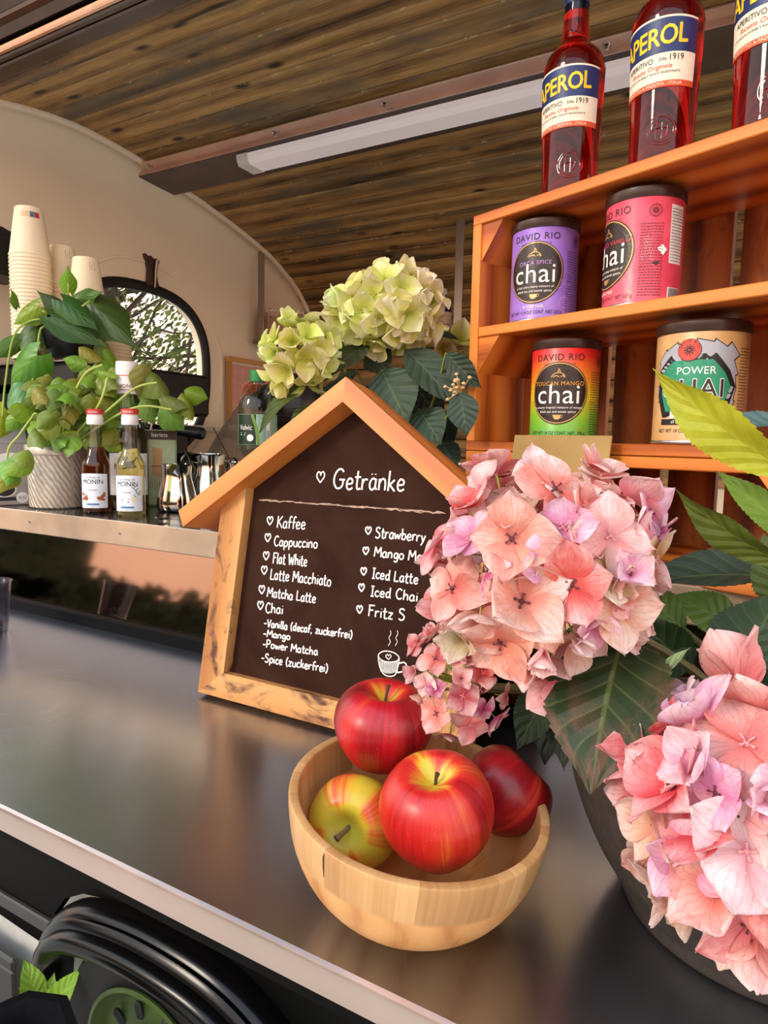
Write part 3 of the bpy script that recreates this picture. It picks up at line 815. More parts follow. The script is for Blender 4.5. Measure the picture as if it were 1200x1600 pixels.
# hand lettering: a small stroke alphabet (cap height 1, x-height .56)
def cr(pts, k=6):
    if len(pts) < 3: return pts
    return smooth_curve(pts, k)
GL = {
'A': (.70, [[(.05,0),(.33,1)],[(.33,1),(.62,0)],[(.16,.36),(.52,.36)]]),
'C': (.62, [[(.52,.84),(.40,.98),(.22,.94),(.08,.62),(.08,.34),(.20,.05),(.38,.0),(.54,.14)]]),
'F': (.56, [[(.10,0),(.13,1)],[(.06,.98),(.54,1.0)],[(.12,.55),(.44,.58)]]),
'G': (.78, [[(.62,.86),(.46,1.0),(.24,.92),(.09,.60),(.11,.26),(.28,.02),(.50,.04),(.62,.22),(.62,.46)],[(.40,.46),(.74,.46)]]),
'I': (.34, [[(.17,0),(.18,1)],[(.04,1),(.31,1)],[(.04,0),(.31,0)]]),
'K': (.62, [[(.09,1),(.06,0)],[(.52,1.0),(.10,.46)],[(.14,.50),(.30,.36),(.56,0)]]),
'L': (.52, [[(.10,1),(.07,.02)],[(.07,.02),(.48,.05)]]),
'M': (.78, [[(.06,0),(.12,1)],[(.12,1),(.38,.36)],[(.38,.36),(.64,1)],[(.64,1),(.72,0)]]),
'P': (.58, [[(.10,0),(.10,1)],[(.06,.98),(.36,1.0),(.52,.80),(.40,.54),(.12,.46)]]),
'S': (.58, [[(.48,.86),(.34,1.0),(.14,.92),(.12,.68),(.30,.54),(.48,.36),(.44,.10),(.24,.0),(.07,.12)]]),
'V': (.60, [[(.05,1),(.28,0)],[(.28,0),(.54,1)]]),
'W': (.84, [[(.05,1),(.22,0)],[(.22,0),(.42,.72)],[(.42,.72),(.60,0)],[(.60,0),(.80,1)]]),
'a': (.52, [[(.40,.50),(.24,.57),(.09,.38),(.10,.10),(.24,.0),(.38,.16),(.41,.50)],[(.41,.56),(.40,.14),(.50,.02)]]),
'b': (.52, [[(.10,1),(.09,.02)],[(.09,.30),(.22,.54),(.40,.46),(.43,.20),(.30,.0),(.10,.08)]]),
'c': (.46, [[(.40,.46),(.26,.57),(.10,.40),(.10,.14),(.24,.0),(.42,.10)]]),
'd': (.54, [[(.40,.46),(.24,.55),(.09,.36),(.12,.06),(.28,.02),(.40,.22)],[(.42,1),(.41,.12),(.50,.0)]]),
'e': (.50, [[(.10,.28),(.38,.32),(.38,.50),(.22,.57),(.09,.38),(.11,.10),(.26,.0),(.44,.10)]]),
'f': (.40, [[(.40,.92),(.28,1.0),(.18,.82),(.16,.4),(.16,-.02)],[(.04,.52),(.36,.54)]]),
'g': (.52, [[(.40,.48),(.24,.56),(.09,.36),(.14,.08),(.30,.08),(.40,.30)],[(.42,.56),(.42,-.10),(.30,-.32),(.10,-.24)]]),
'h': (.54, [[(.10,1),(.08,0)],[(.09,.30),(.24,.55),(.40,.46),(.42,.0)]]),
'i': (.24, [[(.12,.55),(.12,.0)],[(.13,.76),(.13,.80)]]),
'k': (.50, [[(.10,1),(.08,0)],[(.40,.56),(.10,.26)],[(.16,.30),(.44,0)]]),
'l': (.26, [[(.12,1),(.11,.12),(.20,.0)]]),
'm': (.78, [[(.08,.56),(.08,0)],[(.08,.36),(.22,.56),(.36,.44),(.36,0)],[(.36,.36),(.50,.56),(.66,.44),(.68,0)]]),
'n': (.54, [[(.08,.56),(.08,0)],[(.08,.34),(.24,.56),(.40,.46),(.42,0)]]),
'o': (.52, [[(.26,.57),(.10,.44),(.09,.14),(.25,.0),(.42,.12),(.43,.42),(.26,.57)]]),
'p': (.54, [[(.10,.56),(.08,-.34)],[(.10,.32),(.24,.56),(.42,.46),(.43,.16),(.28,.0),(.10,.10)]]),
'r': (.42, [[(.09,.56),(.09,0)],[(.09,.30),(.20,.52),(.38,.52)]]),
's': (.44, [[(.36,.48),(.24,.57),(.11,.46),(.24,.30),(.36,.16),(.22,.0),(.06,.08)]]),
't': (.40, [[(.18,.92),(.17,.12),(.28,.0),(.38,.06)],[(.03,.60),(.36,.62)]]),
'u': (.54, [[(.08,.56),(.09,.12),(.24,.0),(.40,.14),(.42,.56)],[(.42,.56),(.42,.10),(.50,.0)]]),
'w': (.70, [[(.06,.56),(.18,.02)],[(.18,.02),(.34,.44)],[(.34,.44),(.48,.02)],[(.48,.02),(.64,.56)]]),
'y': (.50, [[(.08,.56),(.24,.06)],[(.44,.56),(.26,.02),(.08,-.34)]]),
'z': (.46, [[(.07,.55),(.40,.55)],[(.40,.55),(.06,.02)],[(.06,.02),(.42,.02)]]),
'(': (.32, [[(.26,1.0),(.10,.66),(.09,.22),(.22,-.16)]]),
')': (.32, [[(.06,1.0),(.22,.66),(.22,.22),(.06,-.16)]]),
',': (.24, [[(.14,.06),(.06,-.16)]]),
'-': (.44, [[(.06,.36),(.38,.38)]]),
' ': (.36, []),
}
GL['ä'] = (GL['a'][0], GL['a'][1]+[[(.16,.76),(.16,.80)],[(.36,.76),(.36,.80)]])
HEART_S = [(.5,.0),(.12,.42),(.06,.72),(.24,.92),(.44,.82),(.5,.62),(.56,.82),(.76,.92),(.94,.72),(.88,.42),(.5,.0)]
BY = 0.0150                                  # just proud of the panel face (local depth 0.016)
nB = Vector((0, math.cos(TA), -math.sin(TA))); vB = Vector((0, math.sin(TA), math.cos(TA)))
def board_at(px, py):
    x, y = 260+px/2.4, 580+py/2.4
    O = SR+nB*0.016; d = ray(x, y); t_ = ((O-CP).dot(nB))/d.dot(nB); p = CP+d*t_
    return Vector((p.x-SR.x-0.2, (p-O).dot(vB)))
let = MB()
def pen(pts, r):
    let.tube([(p[0], BY+0.0008, p[1]) for p in pts], r, 6, flat=0.25, up=(0, 1, 0))
def write(txt, A, B, cap, r=0.00105):
    a, b = board_at(*A), board_at(*B); top = board_at(A[0], A[1]-cap)
    h = (top-a).length; W_ = sum(GL[c][0] for c in txt); e = (b-a); up = Vector((-e.y, e.x)).normalized()*h
    x = 0
    for c in txt:
        w, st = GL[c]; jx = random.uniform(-.02, .02); jy = random.uniform(-.03, .03)
        for s_ in st:
            q = [a+e*((x+p[0]+jx)/W_)+up*(p[1]+jy) for p in (cr(s_, 5) if len(s_) > 2 else s_)]
            if (q[0]-q[-1]).length < 1e-4 and len(q) == 2: q[1] = q[0]+up*0.05
            pen(q, r)
        x += w
def heart(c, s, r=0.0011):
    a = board_at(c[0]-s/2, c[1]+s/2); b = board_at(c[0]+s/2, c[1]+s/2); e = b-a; up = Vector((-e.y, e.x))*1.15
    pen([a+e*p[0]+up*p[1] for p in smooth_curve(HEART_S, 4)], r)
write('Getränke', (622, 440), (895, 452), 72, 0.0014); heart((577, 402), 32, 0.0011)
for txt, A, B, cap in (('Kaffee', (413, 586), (522, 593), 44), ('Cappuccino', (402, 655), (568, 663), 37), ('Flat White', (398, 720), (528, 731), 40),
    ('Latte Macchiato', (388, 780), (618, 806), 40), ('Matcha Latte', (377, 845), (560, 870), 36), ('Chai', (370, 905), (438, 911), 37),
    ('-Vanilla (decaf, zuckerfrei)', (365, 957), (698, 1003), 29), ('-Mango', (362, 994), (465, 1008), 26), ('-Power Matcha', (360, 1035), (568, 1066), 29), ('-Spice (zuckerfrei)', (355, 1088), (606, 1130), 31),
    ('Strawberry', (782, 624), (972, 640), 40), ('Mango Matcha', (778, 694), (1040, 722), 37), ('Iced Latte', (770, 776), (944, 799), 38), ('Iced Chai', (765, 842), (944, 864), 37), ('Fritz S', (755, 918), (895, 936), 42)):
    write(txt, A, B, cap)
for c in ((388, 565), (380, 629), (374, 697), (367, 751), (358, 824), (353, 883), (757, 601), (748, 677), (740, 754), (732, 815), (725, 897)): heart(c, 23)
# scuffed chalk line across the panel
rn = random.Random(5)
for k in range(3):
    pts = []
    for i in range(46):
        u = i/45; b = board_at(348+700*u, 480+52*u); pts.append((b.x, b.y+rn.gauss(0, 0.0006)+0.0004*(k-2)))
    let.tube([(p[0], BY+0.0006, p[1]) for p in pts], [max(0.0001, rn.gauss(0.0005, 0.0004)) for _ in pts], 5, 1)
let.build('chalk_lettering', [CHALK, plain('scuff_tan', (186, 158, 138), 0.8, var=0.3, scale=200)], sign)
# drawn cup
let = MB()
def bp(pts): return [board_at(*p) for p in pts]
pen(bp(smooth_curve([(795, 1062), (815, 1050), (850, 1054), (872, 1072), (862, 1088), (825, 1090), (800, 1078), (795, 1062)], 5)), 0.0008)
pen(bp(smooth_curve([(795, 1066), (798, 1100), (812, 1132), (835, 1144), (858, 1138), (868, 1110), (874, 1076)], 5)), 0.0008)
pen(bp(smooth_curve([(872, 1096), (890, 1092), (900, 1102), (890, 1124), (866, 1130)], 5)), 0.0010)
for i in range(14):
    x = 801+5.0*i; pen(bp([(x, 1086+(4 if 3 < i < 11 else 0)), (x+4-0.3*i, 1126+8*math.sin(i/13*PI))]), 0.00055)
for x in (832, 858): pen(bp(smooth_curve([(x, 1030), (x+8, 1014), (x+3, 1000), (x+10, 985), (x+8, 972)], 5)), 0.00045)
a_ = (833, 1072)
pen([board_at(a_[0]-11+22*p[0], a_[1]+9-20*p[1]) for p in smooth_curve(HEART_S, 4)], 0.0006)
let.build('cup_drawing', CHALK, sign)

# ------------------------------------------------------------------ bowl of apples
bc = Vector((-0.2150, 0.438, 0.0))
bowl = thing('wooden_bowl', 'round pale bamboo bowl holding red apples at the counter edge', 'bowl', bc+Vector((-0.010, 0.002, 0.0038)))
bowl.rotation_mode = 'QUATERNION'; bowl.rotation_quaternion = Vector((0, 0, 1)).rotation_difference(Vector((0.125, -0.028, 1)))
bp_ = [(0.030, 0.0), (0.040, 0.001), (0.060, 0.010), (0.080, 0.030), (0.0925, 0.055), (0.0975, 0.078), (0.0985, 0.089), (0.0972, 0.0912), (0.0925, 0.0912), (0.0912, 0.089), (0.0900, 0.076), (0.085, 0.056), (0.073, 0.033), (0.055, 0.018), (0.030, 0.010), (0.0, 0.009)]
bs = smooth_curve(bp_, 3)
mb = MB(); mb.lathe([(max(r, 0), z) for r, z in bs], 72); mb.build('bowl_body', BOWL, bowl, angle=60)
mb = MB()
ang = math.atan2(-0.443+0.02, 0.2105-0.06)-0.55
for rr, z0, z1 in ((0.0988, 0.089, 0.0700),):
    mb.tube([(math.cos(ang)*r_, math.sin(ang)*r_, z_) for r_, z_ in ((0.0975, 0.0905), (0.0988, 0.086), (0.0978, 0.078), (0.0962, 0.070))], [0.0004, 0.0005, 0.0004, 0.0002], 5)
mb.build('rim_crack', plain('crack', (60, 40, 26), 0.8), bowl)

def apple_mesh(R=0.041, squash=0.93, lob=0.025, ph=0.0):
    def fn(u, v):
        a = 2*PI*u; t = PI*v                      # t 0 at the stem
        r = math.sin(t)*(1+0.15*math.cos(t)) ; z = math.cos(t)*squash
        z -= 0.42*math.exp(-(math.sin(t)/0.30)**2)*(1 if v < 0.5 else 0)
        z += 0.22*math.exp(-(math.sin(t)/0.26)**2)*(1 if v > 0.5 else 0)
        r *= 1+lob*math.cos(5*a+ph)*(0.3+0.7*v)+0.012*math.sin(2*a+ph)
        r = max(r, 0.0)
        return (R*r*math.cos(a), R*r*math.sin(a), R*z)
    mb = MB(); mb.grid(fn, 40, 36, 0, flip=True); return mb
APPLE_STEM = plain('apple_stem', (74, 54, 30), 0.7, var=0.2)
def apple(label, pos, R, up, mat, seed, stem=True, squash=0.93):
    a = thing('apple', label, 'apple', pos, 0, 'apples in the wooden bowl')
    a.rotation_mode = 'QUATERNION'; a.rotation_quaternion = Vector(up).to_track_quat('Z', 'Y')
    apple_mesh(R, squash, 0.02, seed).build('apple_flesh', mat, a, angle=180)
    if seed == 2.0:
        mb = MB(); mb.tube([(0, 0, R*0.45), (-0.001, -0.002, R*0.7), (-0.003, -0.004, R*0.88), (-0.005, -0.006, R*0.95)], [0.002, 0.0017, 0.002, 0.0027], 8); mb.build('stem', plain('pale_stem', (120, 98, 60), 0.7), a)
    elif stem:
        mb = MB(); mb.tube([(0, 0, R*0.45), (0.0005, 0.0006, R*0.62), (0.0018, 0.001, R*0.80), (0.0028, 0.002, R*0.88)], [0.0016, 0.0011, 0.0013, 0.0019], 8)
        mb.build('stem', APPLE_STEM if seed != 2.0 else plain('pale_stem', (120, 98, 60), 0.7), a)
    return a
tow = lambda p: (CP-p).normalized()
p1 = P(683, 1270, D=0.485); p2 = P(599, 1135, D=0.555); p3 = P(556, 1282, D=0.530); p4 = P(790, 1238, D=0.545)
apple('large red apple with a yellow flush at its stem, front of the bowl', p1, 0.0405, (0.02, -0.30, 0.95), m_apple('apple_skin_front', 1.0, 0.06, (190, 30, 28)), 0.0, squash=1.06)
apple('deep red apple at the back left, highest in the bowl', p2, 0.0408, (0.10, -0.06, 1.0), m_apple('apple_skin_back', 2.3, -0.08, (182, 18, 30)), 1.0)
apple('yellow green apple lying on its side at the left of the bowl', p3, 0.0355, tow(p3)*0.95-CR*0.25-CU*0.22, m_apple('apple_skin_yellow', 5.2, 0.40, (190, 60, 40)), 2.0)
apple('dark red apple at the right of the bowl, nearest the grey pot', p4, 0.0365, (0.5, 0.5, 0.7), m_apple('apple_skin_dark', 7.7, -0.16, (150, 14, 26)), 3.0, stem=False)
# ------------------------------------------------------------------ wooden crates with tins and bottles
CA = math.radians(-21.405)
CE = Vector((math.cos(CA), math.sin(CA), 0)); CD = Vector((-math.sin(CA), math.cos(CA), 0))
CC = P(728, 692, D=1.02); CC.z = 0.0
LEN, DEP, TH = 0.475, 0.215, 0.014
def crate_at(px, py, w, z):
    """point on the ray's vertical plane at depth w behind the crate front, at height z"""
    d = ray(px, py); t = ((CC+CD*w-CP).dot(CD))/(d.x*CD.x+d.y*CD.y); p = CP+d*t
    return Vector((p.x, p.y, z))
def crate(label, z0, z1, shelves, loc):
    c = thing('wooden_crate', label, 'crate', (CC.x, CC.y, z0), CA, 'stacked wooden crates')
    h = z1-z0
    for s, x in ((0, 0.0), (1, LEN-0.016)):
        for (w0, w1) in ((0.0, 0.098), (0.110, DEP)):
            mb = MB(); mb.box((x+0.008, (w0+w1)/2, h/2), (0.016, w1-w0, h-2*TH+0.0), bev=0.0012); mb.build('side_board', WPINE, c, smooth=False)
    zs = [TH/2]+[z-z0-TH/2 for z in shelves]+[h-TH/2]
    for i, z in enumerate(zs):
        nm = 'bottom_board' if i == 0 else ('top_board' if i == len(zs)-1 else 'shelf_board')
        mb = MB(); mb.box((LEN/2, DEP/2, z), (LEN-(0.034 if nm == 'shelf_board' else 0), DEP, TH), bev=0.0012); mb.build(nm, WPINE, c, smooth=False)
        if i == 0: continue
        zt = z-TH/2
        for x, sg in ((0.016, 1), (LEN-0.016, -1)):
            mb = MB(); mb.prism([(0, 0), (0, -0.052), (0.040*1, 0)], lambda p: (x+sg*p[0], 0.004, zt+p[1]), lambda p: (x+sg*p[0], DEP-0.004, zt+p[1]))
            mb.build('corner_block', WPINE, c, smooth=False)
    x = 0.018; k = 0
    wds = [0.078, 0.086, 0.070, 0.082, 0.080]
    while x < LEN-0.03 and k < 5:
        w = min(wds[k], LEN-0.018-x)
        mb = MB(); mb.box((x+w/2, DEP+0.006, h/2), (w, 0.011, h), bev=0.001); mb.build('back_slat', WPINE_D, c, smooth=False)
        x += w+0.013; k += 1
    return c
crate('lower open wooden crate standing on the raised bar, under the tins', 0.2045, 0.3475, [], None)
crate('upper open wooden crate with a middle shelf, holding four colourful tins', 0.3485, 0.690, [0.529], None)

LID = plain('tin_lid', (58, 36, 28), 0.32, var=0.05)
DKBROWN = plain('print_brown', (44, 26, 20), 0.35)
GOLD = plain('print_gold', (196, 158, 96), 0.35, 0.3)
SILV = plain('tin_rim', (200, 200, 200), 0.25, 0.9)
def tin_body(name, kind):
    t = NT(name); ob = t.obj(); sp = t.n('ShaderNodeSeparateXYZ'); t.l(ob, sp.inputs[0])
    if kind == 'purple': c = t.ramp(t.noise(ob, 30, 2), [(0.3, srgb(150, 108, 200)), (0.7, srgb(166, 122, 212))])
    elif kind == 'pink': c = t.ramp(t.noise(ob, 30, 2), [(0.3, srgb(226, 70, 92)), (0.7, srgb(240, 92, 110))])
    elif kind == 'rainbow':
        nz = t.noise(ob, 14, 4, 0.6)
        f = t.math('ADD', t.math('MULTIPLY', sp.outputs[2], 7.2), t.math('MULTIPLY', t.math('SUBTRACT', nz, 0.5), 0.22))
        c = t.ramp(f, [(0.05, srgb(76, 168, 62)), (0.25, srgb(136, 188, 50)), (0.45, srgb(232, 200, 40)), (0.66, srgb(240, 128, 40)), (0.84, srgb(230, 44, 44))])
    else: c = t.ramp(t.noise(ob, 50, 5, 0.7), [(0.35, srgb(200, 152, 96)), (0.7, srgb(220, 174, 116))])
    t.color(c); t.set(rough=0.33, spec=0.5); return t.mat
def fine_lines(mb, fn, x0, x1, y0, y1, n, m, seed, th=0.0007):
    rr = random.Random(seed)
    for i in range(n):
        y = y1-(y1-y0)*i/(n-1); x = x0
        while x < x1-0.001:
            w = rr.uniform(0.0015, 0.0045); e = min(x+w, x1)
            patch(mb, fn, x, e, y-th/2, y+th/2, m, 2); x = e+0.0008
        
def tin(label, pos, R, H, delta, kind, flav, tcol, tag1, tag2, weight, bg):
    n = Vector((-pos.x, -pos.y, 0)).normalized(); lf = Vector((n.y, -n.x, 0)); m = n*math.cos(delta)+lf*math.sin(delta)
    c = thing('chai_tin', label, 'tin', pos, math.atan2(m.x, -m.y), 'tins of chai in the crate')
    mb = MB(); mb.lathe([(R-0.002, 0), (R, 0.001), (R+0.0006, 0.003), (R, 0.005), (R, H-0.014), (R-0.001, H-0.012)], 56); mb.build('tin_body', tin_body('tin_'+kind, kind), c, angle=50)
    mb = MB(); mb.lathe([(R+0.0002, 0.0004), (R+0.001, 0.0016), (R+0.0012, 0.003), (R+0.0004, 0.0044)], 56, cap0=False, cap1=False); mb.build('base_rim', SILV, c)
    mb = MB(); mb.lathe([(R+0.0008, H-0.0135), (R+0.0018, H-0.012), (R+0.0018, H-0.002), (R, H), (R-0.004, H), (R-0.006, H-0.002), (0, H-0.002)], 56); mb.build('lid', LID, c, angle=35)
    fn = cyl(R, off=0.0003); f2 = cyl(R, off=0.0006); f3 = cyl(R, off=0.0009)
    tint = plain('print_'+kind, tcol, 0.4); bgl = plain('pattern_'+kind, bg, 0.4)
    mb = MB()          # 0 brown 1 gold 2 white 3 flavour tint 4 background pattern 5 black
    mats = [DKBROWN, GOLD, WHITEINK, tint, bgl, BLACKINK]
    rr = random.Random(hash(kind) % 1 + len(flav))
    if kind == 'purple':
        for i in range(34):
            x = rr.uniform(-1.4, 2.2)*R; y = rr.uniform(0.008, H-0.02); r = rr.uniform(0.003, 0.012)
            stroke2(mb, fn, [(x+r*math.cos(a*PI/9), min(max(y+r*math.sin(a*PI/9), 0.006), H-0.015)) for a in range(19)], 0.0006, 4)
    if kind == 'pink':
        for i in range(15):
            x = rr.uniform(-1.2, 1.6)*R; y = rr.uniform(0.01, H-0.06); a = rr.uniform(1.0, 2.1); L = rr.uniform(0.03, 0.05); dx, dy = math.cos(a), math.sin(a)
            L = min(L, (H-0.016-y)/dy)
            stroke2(mb, fn, [(x, y), (x+dx*L, y+dy*L)], 0.0006, 4)
            for j in range(2, 9):
                q = j/9*L
                for sg in (-1, 1):
                    b = a+sg*0.7; e_ = (x+dx*q+math.cos(b)*0.006, min(y+dy*q+math.sin(b)*0.006, H-0.0145))
                    stroke2(mb, fn, [(x+dx*q, y+dy*q), e_], 0.0009, 4)
    if kind == 'rainbow':
        for i in range(16):
            x = rr.uniform(-1.2, 1.6)*R; y = rr.uniform(0.01, H-0.03); r = rr.uniform(0.004, 0.011)
            stroke2(mb, fn, [(x+r*math.cos(a*PI/9), min(max(y+r*math.sin(a*PI/9)*0.8, 0.006), H-0.015)) for a in range(15)], 0.0005, 4)
    if kind != 'kraft':
        mb.text('DAVID RIO', 0.0125, lambda x, y: f2(x, y+H-0.030), 5, spacing=1.12)
        mb.text('SAN FRANCISCO', 0.0042, lambda x, y: f2(x, y+H-0.0365), 5, spacing=1.5)
        cy = 0.066
        fd = cyl(R, off=0.0006); f2 = cyl(R, off=0.0010); f3 = cyl(R, off=0.0013)
        disc(mb, fd, 0, cy, 0.0405, 0.0420, 0, egg=-0.06); disc(mb, f2, 0, cy, 0.0392, 0.0407, 1, r0=0.965, rings=1, egg=-0.06); 
        mb.text(flav, 0.0078, lambda x, y: f2(x, y+cy+0.0105+0.0000), 3, spacing=1.1)
        mb.text('chai', 0.0370, lambda x, y: f3(x, y+cy-0.0135), 2, sx=1.0, spacing=1.04)
        mb.text(tag1, 0.0046, lambda x, y: f2(x+y*0.2, y+cy-0.0205), 2); mb.text(tag2, 0.0046, lambda x, y: f2(x+y*0.2, y+cy-0.0262), 2)
        # small gold cup under the words, small gilt animal-like flourish above
        poly2(mb, f2, [(-0.0055, cy-0.0290), (0.0055, cy-0.0290), (0.0045, cy-0.0330), (0.0022, cy-0.0352), (-0.0022, cy-0.0352), (-0.0045, cy-0.0330)][::-1], 1)
        stroke2(mb, f2, [(0.0050, cy-0.0295), (0.0076, cy-0.0296), (0.0074, cy-0.0320), (0.0044, cy-0.0330)], 0.0008, 1)
        for q in ([(-0.010, 0.0215), (-0.006, 0.0255), (0.000, 0.0275), (0.006, 0.0255), (0.009, 0.0215)], [(-0.001, 0.0275), (0.0005, 0.0325), (0.0025, 0.0272)], [(-0.0075, 0.0215), (-0.003, 0.0235), (0.001, 0.0215)], [(0.003, 0.0215), (0.006, 0.0235), (0.008, 0.0205)]):
            stroke2(mb, f2, [(x, y+cy) for x, y in smooth_curve(q, 4)], 0.0012, 1)
        mb.text(weight, 0.0064, lambda x, y: f2(x*0.8, y+0.0105), 5)
        if kind != 'rainbow': mb.text('SUGAR FREE', 0.0052, lambda x, y: f2(x, y+0.0185), 2)
        # small print panel and round mark on the right
        sxr = 0.062
        disc(mb, f2, sxr, H-0.030, 0.0072, 0.0072, 5, r0=0.9, rings=1); 
        for i in range(10):
            a = 2*PI*i/10; stroke2(mb, f2, [(sxr+0.0012*math.cos(a), H-0.030+0.0012*math.sin(a)), (sxr+0.0045*math.cos(a+.3), H-0.030+0.0045*math.sin(a+.3))], 0.0008, 5)
        fine_lines(mb, f2, 0.046, 0.073, 0.012, H-0.045, 26, 5, 3)
        if kind == 'pink':
            patch(mb, fn, 0.082, 0.104, 0.050, H-0.022, 2); fine_lines(mb, f2, 0.083, 0.103, 0.053, H-0.027, 18, 5, 8)
            patch(mb, fn, 0.082, 0.104, 0.008, 0.022, 2)
            for i in range(9): patch(mb, f2, 0.084+i*0.0021, 0.0850+i*0.0021, 0.009, 0.021, 5, 2)
            poly2(mb, f2, [(0.066, 0.066), (0.072, 0.071), (0.078, 0.065), (0.073, 0.058)][::-1], 2); poly2(mb, f2, [(0.060, 0.050), (0.070, 0.0515), (0.066, 0.0465)][::-1], 0)
    else:
        gm = plain('print_teal', (34, 142, 104), 0.4); mats += [gm, plain('print_vermilion', (226, 66, 48), 0.4), plain('print_grey', (172, 172, 178), 0.4)]
        # fanned grey paper shapes, dark frame, teal panel
        def frame(s, cx, cy, hw, hh): return [(cx-hw*s, cy+hh*0.55*s), (cx-hw*0.62*s, cy+hh*s), (cx+hw*0.5*s, cy+hh*1.02*s), (cx+hw*0.86*s, cy+hh*0.5*s), (cx+hw*1.05*s, cy), (cx+hw*0.78*s, cy-hh*s), (cx-hw*0.8*s, cy-hh*s), (cx-hw*1.0*s, cy-hh*0.3*s)]
        def gridpoly(pts, f, m, cx, cy):
            k = len(pts)
            mb.grid(lambda u, v: f(cx+(pts[int(u*k) % k][0]+(pts[(int(u*k)+1) % k][0]-pts[int(u*k) % k][0])*(u*k-int(u*k))-cx)*v, cy+(pts[int(u*k) % k][1]+(pts[(int(u*k)+1) % k][1]-pts[int(u*k) % k][1])*(u*k-int(u*k))-cy)*v), k*4, 5, m, flip=True)
        cx, cy = -0.002, 0.066
        for i, (a, L) in enumerate(((2.75, .050), (2.45, .053), (2.15, .050), (1.85, .047), (1.35, .048), (1.0, .052), (0.72, .060), (0.42, .050), (0.12, .046), (-0.2, .046), (-0.5, .048), (3.3, .046))):
            p = (cx+math.cos(a)*L*0.86, cy+math.sin(a)*L*0.92); w = 0.010; ex, ey = math.cos(a), math.sin(a)
            q = [(p[0]-ey*w*0.8-ex*0.016, p[1]+ex*w*0.8-ey*0.016), (p[0]+ey*w*0.8-ex*0.016, p[1]-ex*w*0.8-ey*0.016), (p[0]+ey*w+ex*0.008, p[1]-ex*w+ey*0.008), (p[0]-ey*w+ex*0.008, p[1]+ex*w+ey*0.008)]
            gridpoly(q[::1], cyl(R, off=0.0002), 5, p[0], p[1])
            q2 = [(p[0]+(x-p[0])*0.86, p[1]+(y-p[1])*0.86) for x, y in q]; gridpoly(q2, cyl(R, off=0.0004), 8, p[0], p[1])
        gridpoly(frame(1.17, cx, cy, 0.038, 0.0300), cyl(R, off=0.0006), 5, cx, cy)
        gridpoly(frame(1.0, cx, cy, 0.038, 0.0285), cyl(R, off=0.0009), 6, cx, cy)
        mb.text('POWER', 0.0120, lambda x, y: cyl(R, off=0.0013)(x, y+cy+0.013), 2)
        for dx, dy in ((-.0009, 0), (.0009, 0), (0, .0009), (0, -.0009), (.0007, .0007), (-.0007, .0007), (.0007, -.0007), (-.0007, -.0007)):
            mb.text('CHAI', 0.0290, lambda x, y: cyl(R, off=0.0012)(x-0.004+dx, y+cy-0.0125+dy), 2, spacing=1.05)
        mb.text('CHAI', 0.0290, lambda x, y: cyl(R, off=0.0016)(x-0.004, y+cy-0.0125), 0, spacing=1.05)
        mb.text('TEA WITH MATCHA', 0.0036, lambda x, y: cyl(R, off=0.0013)(x+0.008, y+cy-0.0195), 5)
        disc(mb, cyl(R, off=0.0013), -0.008, 0.106, 0.0125, 0.0125, 5); disc(mb, cyl(R, off=0.0016), -0.008, 0.106, 0.0118, 0.0118, 7)
        for i in range(11):
            a = 2*PI*i/11; stroke2(mb, cyl(R, off=0.0019), [(-0.008+0.0012*math.cos(a), 0.106+0.0012*math.sin(a)), (-0.008+0.0062*math.cos(a+.35), 0.106+0.0062*math.sin(a+.35))], 0.0012, 5)
        for i, ch in enumerate('DAVID RIO'):
            a = math.radians(160-17.5*i); r_ = 0.0085
            mb.text(ch, 0.0042, lambda x, y: cyl(R, off=0.0019)(-0.008+math.cos(a)*r_+x*math.sin(a)+y*math.cos(a), 0.106+math.sin(a)*r_-x*math.cos(a)+y*math.sin(a)), 5)
        patch(mb, cyl(R, off=0.0010), -0.026, 0.030, 0.0295, 0.0375, 2); mb.text('MATCHA', 0.0085, lambda x, y: cyl(R, off=0.0014)(x, y+0.0305), 5)
        patch(mb, cyl(R, off=0.0010), -0.038, 0.034, 0.0225, 0.0290, 5); mb.text('all natural  .  dairy free', 0.0048, lambda x, y: cyl(R, off=0.0014)(x-0.002, y+0.0242), 2)
        poly2(mb, cyl(R, off=0.0016), [(-0.006, 0.0262), (-0.001, 0.0300), (0.003, 0.0262), (0.001, 0.0225), (-0.003, 0.0225)][::-1], 6)
        mb.text('NET WT 14 OZ CONT. NET. 398 g', 0.0062, lambda x, y: cyl(R, off=0.0006)(x*0.82-0.004, y+0.0135), 5)
        fine_lines(mb, cyl(R, off=0.0006), 0.049, 0.064, 0.030, 0.108, 24, 5, 5)
    mb.build('label_print', mats, c, smooth=False)
    return c
HT = 0.140
ZS = 0.529+0.0004; ZB = 0.3485+TH+0.0004
tin('purple chai tin at the left of the middle shelf of the crate', crate_at(848, 480, 0.062, ZS), 0.0465, HT, math.radians(17), 'purple', 'ORCA SPICE', (190, 150, 214), 'a rich and creamy mixture of', 'black tea and exotic spices', 'NET WT 11.9 OZ CONT. NET 337 g', (196, 166, 228))
tin('coral pink chai tin on the middle shelf, right of the purple tin', crate_at(1001, 460, 0.062, ZS), 0.0465, HT, math.radians(62), 'pink', 'FLAMINGO VANILLA', (226, 66, 80), 'a rich and creamy mixture of', 'black tea and exotic spices', 'NET WT 11.9 OZ CONT. NET 337 g', (250, 140, 150))
tin('red to green shaded chai tin on the lowest board of the upper crate', crate_at(879, 680, 0.062, ZB), 0.0465, HT, math.radians(11), 'rainbow', 'TOUCAN MANGO', (232, 160, 52), 'a creamy tropical mixture of mango,', 'black tea and exotic spices', 'NET WT 14 OZ CONT. NET. 398 g', (236, 90, 50))
